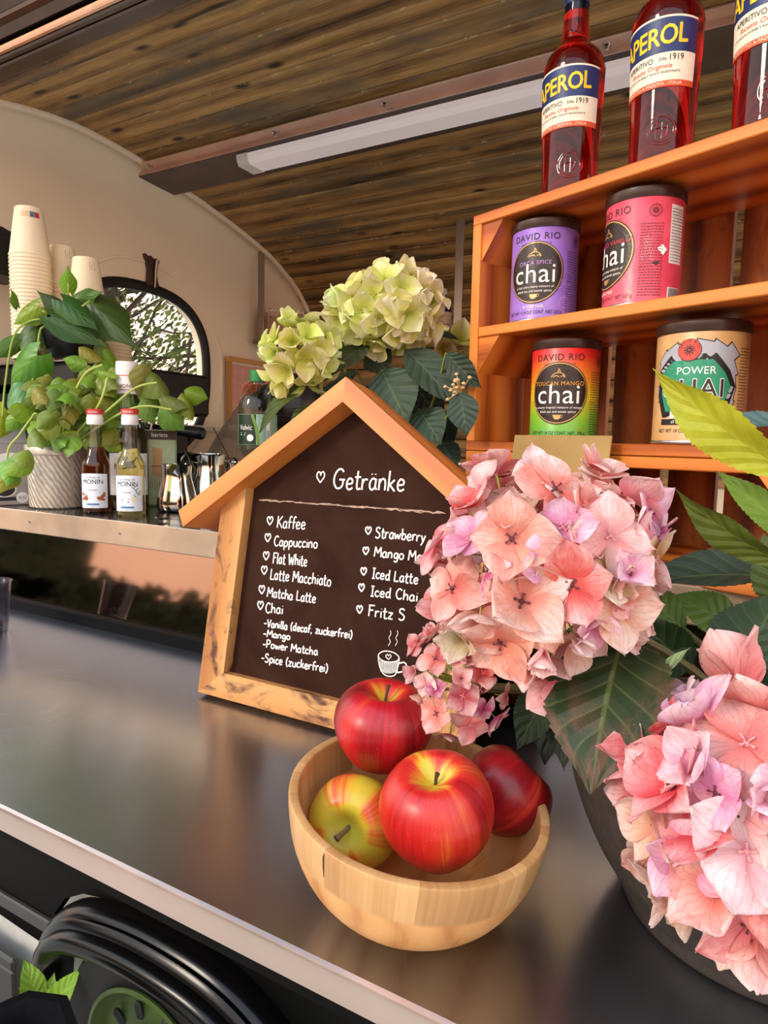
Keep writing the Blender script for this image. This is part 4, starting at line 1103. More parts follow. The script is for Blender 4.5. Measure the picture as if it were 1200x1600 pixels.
tin('kraft brown chai tin with teal panel, behind the yellow green leaf', crate_at(1090, 660, 0.062, ZB), 0.0505, HT, math.radians(6), 'kraft', 'POWER', (34, 142, 104), '', '', '', (200, 160, 110))

# three red aperitif bottles on top
rg = NT('red_glass'); rg.set(col=(0.78, 0.016, 0.012, 1), rough=0.02, trans=1.0, ior=1.42, spec=0.5)
ng = NT('neck_glass'); ng.set(col=(0.95, 0.80, 0.76, 1), rough=0.02, trans=1.0, ior=1.45)
NAVY = plain('label_navy', (24, 44, 98), 0.45); YEL = plain('label_yellow', (248, 206, 36), 0.45); PAPER = plain('label_paper', (240, 226, 202), 0.6, var=0.04, scale=200); ORNG = plain('label_orange', (214, 84, 36), 0.5)
REDINK = plain('red_ink', (200, 90, 70), 0.5)
def aperitif(label, pos, delta):
    n = Vector((-pos.x, -pos.y, 0)).normalized(); lf = Vector((n.y, -n.x, 0)); m = n*math.cos(delta)+lf*math.sin(delta)
    b = thing('aperitif_bottle', label, 'bottle', pos, math.atan2(m.x, -m.y), 'red bottles on the crate')
    prof = smooth_curve([(0.0, 0.004), (0.020, 0.002), (0.032, 0.0), (0.0355, 0.004), (0.0360, 0.012), (0.0372, 0.06), (0.0388, 0.11), (0.0402, 0.150), (0.0395, 0.166), (0.0340, 0.182), (0.0240, 0.192), (0.0195, 0.198), (0.0178, 0.206), (0.0166, 0.222), (0.0158, 0.236)], 4)
    mb = MB()
    nn = 64; rows = [(max(r, 0), z) for r, z in prof]
    mb.lathe(rows, nn, cap0=False)
    for i, (r, z) in enumerate(rows):                      # fluted shoulder
        if 0.158 < z < 0.196:
            for j in range(nn):
                k = i*nn+j; a = 2*PI*j/nn; s_ = 1+0.012*math.cos(a*nn/2)
                mb.v[k] = (r*s_*math.cos(a), r*s_*math.sin(a), z)
    mb.build('bottle_body', rg.mat, b, angle=60)
    mb = MB(); mb.lathe([(0.0157, 0.2365), (0.0150, 0.262), (0.0146, 0.285), (0.0160, 0.290), (0.0160, 0.300), (0.0145, 0.302)], 40); mb.build('neck', ng.mat, b)
    mb = MB(); mb.lathe([(0.0160, 0.246), (0.0156, 0.262), (0.0152, 0.284)], 40, cap0=False, cap1=False); 
    mb.text('APEROL', 0.010, lambda x, y: cyl(0.0160, off=0.0003)(x, y+0.262), 1); mb.build('neck_label', [NAVY, YEL], b)
    mb = MB(); mb.lathe([(0.0166, 0.288), (0.0170, 0.290), (0.0170, 0.318), (0.0160, 0.320), (0, 0.320)], 40); mb.build('cap', NAVY, b)
    # wrapped label: navy title, paper, orange foot; the title band arches up a little
    def lab(off):
        def fn(x, y):
            r = 0.0370+0.0032*min(max((y-0.05)/0.10, 0), 1)+off; a = x/0.0385
            return (r*math.sin(a), -r*math.cos(a), y)
        return fn
    l0, l1 = lab(0.0008), lab(0.0013)
    mb = MB(); X = 0.052
    arch = lambda x: 0.1535-0.6*x*x
    patch(mb, l0, -X, X, 0, 0, 0, 28, top=lambda x: arch(x), bot=lambda x: 0.1165)
    patch(mb, l0, -X, X, 0, 0, 2, 28, top=lambda x: arch(x)+0.0022, bot=lambda x: arch(x))
    patch(mb, l0, -X, X, 0.0865, 0.1165, 2, 28); patch(mb, l0, -X, X, 0.0800, 0.0865, 3, 28)
    for bx_, by_ in ((0, 0), (0.0005, 0), (-0.0005, 0), (0, 0.0005), (0, -0.0005)):
        mb.text('APEROL', 0.0265, lambda x, y: l1(x*0.86+bx_, y*1.10+0.1238+by_+0.06*x), 1, spacing=0.96)
    mb.text('APERITIVO', 0.0082, lambda x, y: l1(x*0.9-0.013, y+0.1070), 4); mb.text('DAL', 0.0048, lambda x, y: l1(x+0.0150, y+0.1080), 4); mb.text('1919', 0.0098, lambda x, y: l1(x*0.85+0.0285, y+0.1075), 4)
    mb.text('Ricetta Originale', 0.0072, lambda x, y: l1(x+0.25*y, y+0.0995), 5); mb.text('CON INFUSI DI ERBE E RADICI SELEZIONATE', 0.0034, lambda x, y: l1(x, y+0.0945), 4)
    mb.text('PRODOTTO A PADOVA - ITALIA', 0.0050, lambda x, y: l1(x, y+0.0815), 2)
    mb.build('front_label', [NAVY, YEL, PAPER, ORNG, BLACKINK, REDINK], b, smooth=False)
    mb = MB(); f = lambda x, y: (0.0366*math.sin(x/0.0366+0.45), -0.0366*math.cos(x/0.0366+0.45), y+0.034)
    for r_ in (0.0165, 0.0135): mb.tube([f(r_*math.cos(a*PI/20), r_*math.sin(a*PI/20)) for a in range(40)], 0.0007, 5, closed=True)
    for q in ([(-.006, -.009), (-.006, .006), (-.002, .009)], [(.001, -.010), (.001, .008)], [(.005, -.008), (.007, .002), (.004, .008)], [(-.010, .0), (-.002, .002), (.009, .001)]): mb.tube([f(*p) for p in smooth_curve(q, 3)], 0.0008, 5)
    mb.build('embossed_mark', rg.mat, b)
    return b
ZT = 0.690+0.0004
aperitif('red aperitif bottle standing leftmost on top of the crate', crate_at(889, 285, 0.050, ZT), math.radians(26))
aperitif('red aperitif bottle second from the left on top of the crate', crate_at(1032, 240, 0.050, ZT), math.radians(27))
aperitif('red aperitif bottle cut by the right edge of the photo', crate_at(1202, 190, 0.050, ZT), math.radians(20))

# plain tan card leaning against the lower crate
q = crate_at(866, 700, -0.030, 0.2045)
cardm = plain('tan_card', (164, 130, 70), 0.55, var=0.12, scale=18)
mb = MB(); 
mb.box((0, 0, 0.084), (0.150, 0.003, 0.168), rot=Matrix.Rotation(math.radians(-8), 3, 'X'), bev=0.0008)
cd = mb.build('card', cardm, None, smooth=False, loc=q); cd.rotation_euler = (0, 0, CA)
tag(cd, 'plain tan card standing in front of the lower crate', 'card')
# ------------------------------------------------------------------ things on the raised bar
BZ = 0.2049
def bar_at(px, py, Y):
    p = P(px, py, Y=Y); return Vector((p.x, p.y, BZ))
def face_cam(pos, delta=0.0):
    n = Vector((-pos.x, -pos.y, 0)).normalized(); lf = Vector((n.y, -n.x, 0)); m = n*math.cos(delta)+lf*math.sin(delta)
    return math.atan2(m.x, -m.y)

# coffee machine at the end of the bar, its back to the hatch
mach = thing('coffee_machine', 'black coffee machine on the raised bar under the paper cups', 'coffee machine', (-1.58, 1.19, BZ))
MT = 0.325
mb = MB(); mb.box((0, 0, 0.10), (0.36, 0.34, 0.14), bev=0.01); mb.box((0, 0, 0.285), (0.37, 0.36, 0.08), bev=0.01); mb.box((-0.02, -0.10, 0.20), (0.30, 0.16, 0.16), bev=0.004); mb.build('housing', BLACKPL, mach, angle=30)
for x, y in ((-0.15, -0.15), (0.15, -0.15), (-0.15, 0.15), (0.15, 0.15)):
    mb = MB(); mb.lathe([(0.02, 0), (0.018, 0.03)], 16); o = mb.build('foot', BLACKRUB, mach); o.location = (x, y, 0)
mb = MB(); mb.box((0, 0, MT+0.002), (0.35, 0.36, 0.004), bev=0.001); mb.build('cup_tray', STEELB, mach, smooth=False)
mb = MB(); mb.lathe([(0.034, 0), (0.036, 0.01), (0.036, 0.045), (0.03, 0.05)], 28); o = mb.build('group_head', STEELP, mach); o.location = (0.215, 0.08, 0.205)
mb = MB(); mb.box((0.20, 0.06, 0.265), (0.10, 0.24, 0.11), bev=0.008); mb.build('brew_unit', BLACKPL, mach, smooth=False)
# filter holder with black handle, turned into the group head
ph = P(298, 673, D=1.62)
h0 = P(262, 670, D=1.66); h1 = P(318, 678, D=1.60)
pf = thing('portafilter', 'black handled filter holder sticking out beside the coffee machine', 'filter holder', h0)
mb = MB(); d = h1-h0
mb.tube([d*0.0, d*0.15, d*0.4, d*0.75, d*0.95, d*1.0], [0.008, 0.012, 0.0125, 0.0155, 0.015, 0.008], 14); mb.build('handle', BLACKPL, pf)
mb = MB(); mb.tube([-d*0.4, d*0.02], 0.007, 10); mb.build('neck', STEELP, pf)
mb = MB(); mb.lathe([(0.026, -0.02), (0.032, -0.012), (0.032, 0.012), (0.029, 0.013), (0.029, -0.008), (0, -0.010)], 28, c=-d*0.75); mb.build('basket', STEELP, pf)

# paper cup stacks, upside down on the cup tray
cupm = plain('cup_paper', (240, 222, 190), 0.75, var=0.03, scale=220, bump=0.05)
cupk = plain('cup_paper_ribbed', (228, 208, 172), 0.75, var=0.03, scale=220)
def cup_mesh(R, r, H, name, m, ribs=False):
    mb = MB()
    prof = [(R-0.002, 0.003), (R-0.001, 0.0), (R+0.0014, 0.0006), (R+0.0020, 0.0022), (R+0.0012, 0.0042), (R, 0.0046)]
    if ribs:
        for i in range(22): prof.append((R+(r-R)*(0.05+0.94*i/22)+(0.0007 if i % 2 else 0), 0.0046+(H-0.0056)*(i+0.5)/22))
    prof += [(r+0.0004, H-0.0018), (r-0.0008, H), (r-0.003, H-0.0004), (r-0.0038, H-0.005), (0, H-0.005)]
    mb.lathe(prof, 40, cap0=False); return mb
def cup_stack(px, py_top, D, R, r, H, pitch, n, word, place, ribs=False, sticker=False, seam=True):
    top = P(px, py_top, D=D); base = Vector((top.x, top.y, BZ+MT+0.0045))
    n = max(2, round((top.z-H-base.z)/pitch)+1) if n is None else n
    first = None; grp = 'paper cups in the %s stack' % word
    for i in range(n):
        z = base.z+i*pitch
        lab = ('paper cup on top of the %s, upside down' % place) if i == n-1 else ('paper cup nested in the %s' % place)
        if i in (0, n-1):
            c = thing('paper_cup', lab, 'cup', (base.x, base.y, z), face_cam(base), grp)
            cup_mesh(R, r, H, 'cup', cupm, ribs).build('cup_wall', cupk if ribs else cupm, c, angle=50)
            if i == n-1:
                fn = lambda x, y: ((R+(r-R)*y/H+0.0005)*math.sin(x/R), -(R+(r-R)*y/H+0.0005)*math.cos(x/R), y)
                if sticker:
                    mb = MB(); y0, y1 = H-0.026, H-0.013
                    patch(mb, fn, 0.002, 0.016, y0, y1, 0); patch(mb, fn, 0.016, 0.030, y0, y1, 1); patch(mb, lambda x, y: fn(x, y), -0.024, 0.000, y0, y1, 2)
                    patch(mb, lambda x, y: (lambda p: (p[0]*1.004, p[1]*1.004, p[2]))(fn(x, y)), 0.005, 0.011, y0+0.002, y1-0.005, 3); patch(mb, lambda x, y: (lambda p: (p[0]*1.004, p[1]*1.004, p[2]))(fn(x, y)), 0.019, 0.026, y0+0.003, y1-0.006, 3)
                    mb.build('sticker', [plain('sticker_blue', (66, 134, 160), 0.6), plain('sticker_red', (206, 52, 56), 0.6), plain('sticker_tan', (226, 190, 150), 0.6), plain('sticker_dark', (120, 60, 66), 0.6)], c, smooth=False)
                elif not ribs:
                    mb = MB(); stroke2(mb, fn, [(0.010, H-0.014), (0.024, H-0.014), (0.024, H-0.030), (0.012, H-0.030), (0.010, H-0.014)], 0.0012, 0); stroke2(mb, fn, [(0.017, H-0.018), (0.017, H-0.027)], 0.0012, 0)
                    mb.build('cup_mark', plain('cup_print', (150, 128, 96), 0.7), c, smooth=False)
            if i == 0: first = c
        else: dup(first, (base.x, base.y, z), None, lab, grp)
cup_stack(45, 326, 1.57, 0.0445, 0.030, 0.110, 0.0088, None, 'tallest left', 'tallest cup stack, far left', sticker=True)
cup_stack(96, 388, 1.66, 0.0400, 0.0285, 0.095, 0.0100, None, 'middle', 'middle cup stack behind the plants')
cup_stack(134, 408, 1.60, 0.0400, 0.0285, 0.092, 0.0100, None, 'right', 'right hand cup stack beside the window')
cup_stack(176, 492, 1.66, 0.0420, 0.0300, 0.080, 0.0085, None, 'ribbed', 'low stack of ribbed cups before the window', ribs=True)

# black plant pot with heart-leaved climber on the machine's front corner
# ------------------------------------------------------------------ leaf shapes
def leaf_mesh(name, prof, fold=0.18, droop=0.25, cup=0.0, teeth=0, tooth=0.03, nu=8, nv=28, wavy=0.0, lobe=0.0, seed=0, mat=None):
    rn = random.Random(seed)
    def width(v):
        k = v*(len(prof)-1); i = min(int(k), len(prof)-2); t = k-i
        return prof[i]*(1-t)+prof[i+1]*t
    ph = rn.random()*6
    def fn(u, v):
        s = (u-0.5)*2; w = width(v)*0.5
        if teeth:
            tt = (v*teeth) % 1.0
            w *= 1+tooth*(1-tt)*1.6*(abs(s)**6)-tooth*0.5*(abs(s)**6)
        x = s*w
        y = v-lobe*(abs(s)**1.5)*max(0, 1-v*3.2)
        z = fold*abs(x)*1.0+cup*x*x*4-droop*v*v+wavy*math.sin(v*11+s*2+ph)*abs(s)*0.5
        return (x, y, z)
    mb = MB(); mb.grid(fn, nu, nv)
    me = mb.build(name, mat or HLEAF, angle=180)
    d = me.data; bpy.data.objects.remove(me); return d
HP = [0.02, 0.30, 0.50, 0.64, 0.72, 0.74, 0.70, 0.62, 0.50, 0.34, 0.15, 0.0]
HP2 = [0.02, 0.22, 0.38, 0.50, 0.57, 0.60, 0.58, 0.52, 0.42, 0.29, 0.14, 0.0]
HYD = [leaf_mesh('hydrangea_leaf_blade', HP, 0.15, 0.22, 0, 20, 0.06, 8, 80, 0.03, 0, i, HLEAF) for i in range(2)]+[leaf_mesh('hydrangea_leaf_blade', HP2, 0.20, 0.30, 0, 20, 0.07, 8, 80, 0.04, 0, 9, HLEAF)]
HYDC = []
for d in HYD:
    e = d.copy(); e.materials[0] = HLEAF2; HYDC.append(e)
BP = [0.05, 0.42, 0.62, 0.70, 0.70, 0.64, 0.52, 0.36, 0.18, 0.0]
BAS = [leaf_mesh('basil_blade', BP, -0.05, 0.30+0.12*i, -0.8+0.2*i, 0, 0, 10, 18, 0.03, 0, i, BASIL) for i in range(3)]
HTP = [0.30, 0.62, 0.78, 0.82, 0.78, 0.68, 0.54, 0.38, 0.22, 0.09, 0.0]
HRT = [leaf_mesh('heart_blade', HTP, -0.12+0.2*i, 0.25, -0.3, 0, 0, 10, 20, 0.02, 0.22, i, HEART) for i in range(2)]
def put_leaf(parent, me, base, tip, normal, width, color, name='leaf', origin=None):
    """leaf blade from base to tip; width scales its breadth"""
    base, tip = Vector(base), Vector(tip); a = tip-base; L = a.length; y = a.normalized()
    n = Vector(normal); n = (n-y*n.dot(y))
    if n.length < 1e-6: n = y.orthogonal()
    n.normalize(); x = y.cross(n)
    M = Matrix((x*L*width, y*L, n*L)).transposed().to_4x4()
    M.translation = base-(origin if origin is not None else parent.location)
    o = bpy.data.objects.new(name, me); COL.objects.link(o); o.parent = parent
    o.matrix_basis = M; c = srgb(color); o.color = c
    return o
def vcol(c, k=14):
    return tuple(max(0, min(255, x+random.uniform(-k, k)*(1 if i == 1 else 0.7))) for i, x in enumerate(c))
def tocam(p, up=0.0, side=0.0):
    d = (CP-Vector(p)).normalized(); return d+Vector((0, 0, up))+CR*side

php = P(108, 552, D=1.52); phz = BZ+MT+0.0045
pp = Vector((php.x, php.y, phz))
phil = thing('heart_leaf_plant', 'trailing heart leaved plant in a black pot on the coffee machine', 'potted plant', pp)
mb = MB(); mb.lathe([(0.048, 0), (0.052, 0.004), (0.063, 0.075), (0.066, 0.076), (0.067, 0.092), (0.064, 0.092), (0.060, 0.076), (0.0, 0.074)], 40); mb.build('pot', BLACKPL, phil, angle=40)
PD = 1.44
hl = [  # base px, tip px, width, colour, mesh, normal up
 ((107, 455), (106, 418), 1.0, (120, 156, 34), 0), ((112, 470), (150, 452), .95, (86, 122, 50), 0), ((100, 490), (58, 452), .85, (66, 92, 52), 1),
 ((98, 470), (152, 508), 1.0, (60, 92, 44), 1), ((138, 470), (202, 530), 1.0, (58, 86, 42), 0), ((80, 495), (160, 535), .70, (58, 96, 44), 1),
 ((60, 478), (12, 505), 1.0, (128, 148, 40), 0), ((28, 480), (22, 455), .6, (110, 140, 40), 1), ((58, 505), (40, 560), .85, (96, 120, 72), 0),
 ((58, 555), (4, 612), 1.05, (84, 146, 44), 0), ((40, 600), (36, 668), .95, (70, 128, 62), 0), ((66, 545), (78, 590), .6, (110, 112, 70), 1), ((30, 530), (-20, 560), .7, (80, 120, 44), 1),
 ((46, 640), (66, 662), .7, (120, 150, 40), 0), ((10, 640), (-20, 690), 1.1, (170, 176, 50), 0)]
for (b, t, w, c, k) in hl:
    B, T = P(*b, D=PD+random.uniform(-.03, .03)), P(*t, D=PD-0.02+random.uniform(-.03, .02)); put_leaf(phil, HRT[k], B, T, tocam(B, 0.35, random.uniform(-.3, .3)), w*0.86, vcol(c, 8))
top = pp+Vector((0, 0, 0.08))
mb = MB()
def vine(pts, r=0.0022):
    q = [p-pp for p in pts]; mb.tube(smooth_curve([tuple(v) for v in q], 5), r, 6)
for path in ([(100, 500), (107, 455), (106, 430)], [(105, 500), (125, 482), (140, 470)], [(95, 500), (75, 490), (58, 482), (40, 482)], [(92, 502), (70, 510), (62, 520), (58, 550), (50, 600), (42, 640)], [(90, 500), (70, 498), (40, 505), (20, 530), (8, 600), (4, 650)]):
    vine([top]+[P(*q, D=PD) for q in path[1:]])
mb.build('stems', STEM, phil)

# silver pot of basil
sp_ = bar_at(91, 800, 0.905); sp_.x += 0.0
bas = thing('potted_basil', 'bushy basil plant in an embossed silver pot on the raised bar', 'potted plant', sp_)
t = NT('embossed_silver'); uv = t.uv(); 
wv = t.wave(t.mapping(uv, (9, 16, 1)), 2.2, 2.5, 2, 1.5, 'DIAGONAL'); t.set(metal=0.35, rough=0.38); t.color(t.ramp(wv, [(0.2, srgb(176, 162, 146)), (0.8, srgb(214, 202, 186))])); t.bump(wv, 0.5, 0.003)
mb = MB(); mb.lathe([(0.052, 0), (0.055, 0.003), (0.0575, 0.10), (0.0585, 0.112), (0.061, 0.113), (0.0615, 0.131), (0.060, 0.133), (0.057, 0.130), (0.055, 0.112), (0, 0.108)], 48, mats=[0, 0, 0, 1, 1, 1, 1, 1, 1]); mb.build('pot', [t.mat, plain('silver_rim', (196, 188, 178), 0.35, 0.6)], bas, angle=40)
rb = random.Random(21); mb = MB(); bt = sp_+Vector((0, 0, 0.11))
spots = []
for i in range(84):
    px, py = rb.uniform(52, 190), rb.uniform(575, 690)
    if py < 590 and px < 95: py += 40
    spots.append((px, py))
spots += [(118, 565), (140, 548), (165, 545), (170, 560), (150, 600), (172, 590), (160, 640), (75, 605), (95, 600), (80, 640), (100, 655), (110, 685), (60, 680), (38, 640), (20, 660), (92, 620), (105, 640), (130, 620)]
right = [(250, 600, 40), (268, 622, 34), (240, 618, 36), (295, 632, 34), (268, 650, 36), (225, 590, 36), (305, 615, 28), (232, 640, 30)]
dang = [(25, 720, 30), (8, 745, 34), (34, 728, 32), (20, 738, 30), (40, 712, 26), (5, 730, 26)]
def basil_leaf(px, py, D, L, k):
    c = P(px, py, D=D); out = (c-bt); out.z *= 0.3; out = out.normalized() if out.length > 1e-4 else Vector((0, -1, 0))
    a = (CR*rb.uniform(-0.8, 0.8)-Vector((0, 0, 1))*rb.uniform(0.1, 1.0)+out*0.5+Vector((0, -0.15, 0))).normalized()
    put_leaf(bas, BAS[k], c-a*L*0.5, c+a*L*0.5, tocam(c, rb.uniform(0.1, 0.9), rb.uniform(-.5, .5)), rb.uniform(1.0, 1.3), vcol((134, 160, 58), 22), 'leaf')
for i, (px, py) in enumerate(spots):
    basil_leaf(px, py, (1.35 if px < 112 else 1.43)+rb.uniform(-0.05, 0.08), rb.uniform(0.036, 0.056), i % 3)
for i, (px, py, s) in enumerate(right): basil_leaf(px, py, 1.42+rb.uniform(-.02, .03), s*0.0018, i % 3)
for i, (px, py, s) in enumerate(dang): basil_leaf(px, py, 1.30+rb.uniform(-.015, .02), s*0.0017, i % 3)
for path in ([(96, 690), (108, 640), (118, 610), (135, 582), (160, 570)], [(110, 690), (170, 640), (212, 606), (245, 598)], [(80, 690), (60, 650), (48, 655), (30, 680), (14, 700), (10, 730)], [(100, 690), (98, 640), (92, 610)], [(115, 690), (150, 640), (168, 590)], [(120, 690), (200, 640), (268, 640)]):
    q = [bt-sp_]+[P(*c, D=1.36)-sp_ for c in path[1:]]; mb.tube(smooth_curve([tuple(v) for v in q], 5), 0.0024, 7)
mb.build('stems', plain('basil_stem', (176, 190, 90), 0.5), bas)

# carton at the left edge
q = bar_at(14, 796, 0.875)
car = thing('milk_carton', 'grey barista drink carton at the far left of the raised bar', 'carton', q, face_cam(q, -0.15))
CW, CH = 0.072, 0.135
mb = MB(); mb.box((0, 0, CH/2), (CW, CW, CH), bev=0.0015)
mb.prism([(-CW/2, CH), (CW/2, CH), (0.004, CH+0.034), (-0.004, CH+0.034)], lambda p: (-CW/2+0.001, p[0], p[1]), lambda p: (CW/2-0.001, p[0], p[1]))
mb.box((0, 0, CH+0.042), (CW, 0.005, 0.018), bev=0.001)
mb.build('carton_body', plain('carton_grey', (160, 152, 146), 0.5), car, smooth=False)
fl = lambda off: (lambda x, y: (x, -CW/2-off, y))
mb = MB()
disc(mb, fl(0.0004), 0, 0.092, 0.032, 0.022, 0); mb.text('BARISTA', 0.0165, lambda x, y: fl(0.0008)(x*0.86, y+0.084), 1)
mb.text('OAT', 0.009, lambda x, y: fl(0.0008)(x, y+0.074), 1)
disc(mb, fl(0.0004), -0.012, 0.036, 0.020, 0.016, 2); disc(mb, fl(0.0003), -0.012, 0.036, 0.0225, 0.0185, 0, r0=0.9, rings=1); patch(mb, fl(0.0003), -0.035, 0.014, 0.010, 0.018, 2)
disc(mb, fl(0.0005), 0.0215, 0.016, 0.012, 0.012, 0); mb.text('0.5l', 0.0105, lambda x, y: fl(0.0009)(x+0.0215, y+0.0125), 1)
mb.build('carton_print', [plain('carton_white', (238, 232, 226), 0.5), plain('carton_dark', (96, 92, 92), 0.5), BLACKINK], car, smooth=False)

# syrup bottles
def syrup(label, pos, delta, liquid, kind, big=False, group='small syrup bottles'):
    b = thing('syrup_bottle', label, 'bottle', pos, face_cam(pos, delta), None if big else group)
    s = 1.52 if big else 1.0
    R, H = 0.0270*s, 0.200*(1.52 if big else 1.0)
    body = smooth_curve([(R*0.9, 0.0), (R, 0.003), (R, 0.03*s), (R, 0.085*s), (R*0.99, 0.098*s), (R*0.86, 0.108*s), (R*0.62, 0.124*s), (R*0.50, 0.142*s), (R*0.46, 0.165*s), (R*0.46, 0.182*s)], 3)
    mb = MB(); mb.lathe([(0, 0.001)]+body, 44); mb.build('glass_body', CLEAR, b, angle=60)
    lv = 0.132*s if not big else 0.112*s
    mb = MB(); inner = [(max(0, r-0.0014), z) for r, z in body if 0.002 < z < lv]
    mb.lathe([(0, 0.004)]+inner+[(inner[-1][0]-0.0002, lv), (0, lv)], 40); mb.build('syrup', liquid, b, angle=60)
    mb = MB(); r = R*0.56
    if big: mb.lathe([(r, 0.160*s), (r*1.02, 0.163*s), (r, 0.196*s), (r*0.98, 0.204*s), (0, 0.2045*s)], 36)
    else: mb.lathe([(r, 0.176), (r*1.06, 0.178), (r*1.06, 0.190), (r*0.98, 0.192), (r*0.98, 0.1945), (r*1.08, 0.196), (r*1.06, 0.2055), (r*0.9, 0.207), (0, 0.207)], 36, mats=[0, 0, 0, 0, 0, 1, 1, 1])
    if big:
        mb.text('MONIN', 0.0105, lambda x, y: cyl(r*1.02, off=0.0006)(x, y+0.168*s), 2)
        for zz in (0.1645*s, 0.184*s): mb.lathe([(r*1.03, zz), (r*1.03, zz+0.0016)], 36, 1, cap0=False, cap1=False)
    else: mb.text('MONIN', 0.0062, lambda x, y: cyl(r*1.08, off=0.0004)(x, y+0.1985), 0)
    mb.build('cap', [plain('cap_white', (244, 240, 236), 0.4), plain('cap_red', (214, 56, 52), 0.4), plain('cap_dark_red', (150, 40, 40), 0.4)], b, angle=40)
    l0, l1 = cyl(R, off=0.0005), cyl(R, off=0.0009)
    mb = MB(); mats = [plain('label_white', (236, 240, 246), 0.55), BLACKINK, plain('label_blue', (74, 128, 184), 0.5), plain('label_nut', (170, 92, 48), 0.6), plain('label_green', (96, 122, 78), 0.6), plain('label_cream', (244, 226, 196), 0.55), plain('label_grey', (120, 120, 130), 0.5)]
    X = R*1.12
    if big:
        patch(mb, l0, -X, X*1.02, 0.02*s, 0.078*s, 0, 24); disc(mb, cyl(R, off=0.0008), -0.004, 0.062*s, 0.026, 0.030, 5)
        mb.text('MONIN', 0.0170, lambda x, y: cyl(R, off=0.0012)(x-0.001, y+0.056*s), 1); mb.text('Le Sirop de', 0.0075, lambda x, y: cyl(R, off=0.0012)(x-0.004+0.2*y, y+0.069*s), 6)
    else:
        patch(mb, l0, -X, X, 0.0105, 0.0790, 0, 24, top=lambda x: 0.0780+0.0015*math.cos(x/X*PI/2))
        mb.text('Le Sirop de', 0.0062, lambda x, y: l1(x+0.25*y, y+0.0700), 6); mb.text('MONIN', 0.0128, lambda x, y: l1(x*0.95, y+0.0590), 1)
        mb.text('Noisette' if kind == 'nut' else 'Vanille', 0.0050, lambda x, y: l1(x+0.2*y, y+0.0455), 6)
        patch(mb, l1, -0.012, 0.012, 0.0165, 0.0200, 2, 8); mb.text('25 cl', 0.0034, lambda x, y: l1(x, y+0.0120), 6)
        rr = random.Random(4)
        if kind == 'nut':
            for sx_ in (-1, 1):
                for i in range(13):
                    t_ = rr.random(); disc(mb, cyl(R, off=0.0007+0.00002*i), sx_*(0.010+0.013*t_), 0.0270+0.015*rr.random()*(0.4+0.6*t_), 0.0030, 0.0026, 3, 10, rings=1)
        else:
            for q in ([(-.012, .030), (.004, .034)], [(-.010, .034), (.003, .028)]): stroke2(mb, l1, q, 0.0016, 1)
            for i in range(6):
                a = i*PI/3; disc(mb, cyl(R, off=0.0008), 0.013+0.004*math.cos(a), 0.034+0.003*math.sin(a), 0.0028, 0.0020, 5, 10, rings=1)
            for i in range(9): 
                y = 0.038+0.0026*i; x = 0.017+0.004*math.sin(i*0.7); stroke2(mb, l1, [(x, y), (x+(0.005 if i % 2 else -0.005), y+0.004)], 0.0014, 4)
    mb.build('label_print', mats, b, smooth=False)
    return b
def liquid(name, rgb, ior=1.35):
    t = NT(name); c = srgb(rgb); t.set(col=c, rough=0.03, trans=0.92, ior=1.15); return t.mat
q1, q2, q3 = bar_at(152, 800, 0.890), bar_at(206, 805, 0.893), bar_at(203, 800, 0.985)
syrup('small syrup bottle with amber brown liquid and nuts on its label', q1, 0.30, liquid('amber_syrup', (176, 84, 30)), 'nut')
syrup('small syrup bottle with pale yellow liquid and vanilla on its label', q2, 0.30, liquid('pale_syrup', (232, 222, 150)), 'van')
syrup('tall syrup bottle with white and red cap behind the two small ones', q3, 0.05, liquid('dark_syrup', (120, 104, 70)), 'big', big=True)

# milk jugs
def jug(label, pos, s=1.0, rz=0.0):
    j = thing('milk_jug', label, 'jug', pos, rz, 'steel milk jugs')
    prof = smooth_curve([(0.036, 0), (0.0395, 0.003), (0.041, 0.012), (0.040, 0.030), (0.0345, 0.055), (0.0305, 0.075), (0.0315, 0.093), (0.0325, 0.098)], 4)
    prof = [(r*s, z*s) for r, z in prof]; inn = [(r-0.0012, z) for r, z in reversed(prof) if z > 0.004*s]
    mb = MB(); mb.lathe([(0, 0.0005)]+prof+inn+[(0, 0.004*s)], 48)
    for k, (x, y, z) in enumerate(mb.v):                       # pulled spout on -x
        if z > 0.066*s and x < 0:
            f = (z/s-0.066)/0.032; w = math.exp(-(y/(0.011*s))**2); mb.v[k] = (x-0.011*s*f*f*w, y, z+0.004*s*f*f*w)
    mb.build('jug_body', STEELP, j, angle=50)
    mb = MB(); mb.tube(smooth_curve([(0.031*s, 0, 0.088*s), (0.052*s, 0, 0.090*s), (0.060*s, 0, 0.072*s), (0.055*s, 0, 0.035*s), (0.039*s, 0, 0.022*s)], 5), 0.0034*s, 8, flat=0.5); mb.build('handle', STEELP, j)
    return j
jug('steel milk jug standing frontmost, left of the menu board roof', bar_at(277, 797, 1.010), 1.0, 2.6)
jug('taller steel milk jug just right of the frontmost one', bar_at(325, 790, 1.090), 1.22, 1.2)
jug('steel milk jug behind the frontmost one, its rim above it', bar_at(300, 790, 1.20), 1.18, 2.2)
jug('small steel milk jug partly behind the menu board roof', bar_at(366, 790, 1.18), 1.02, 0.8)
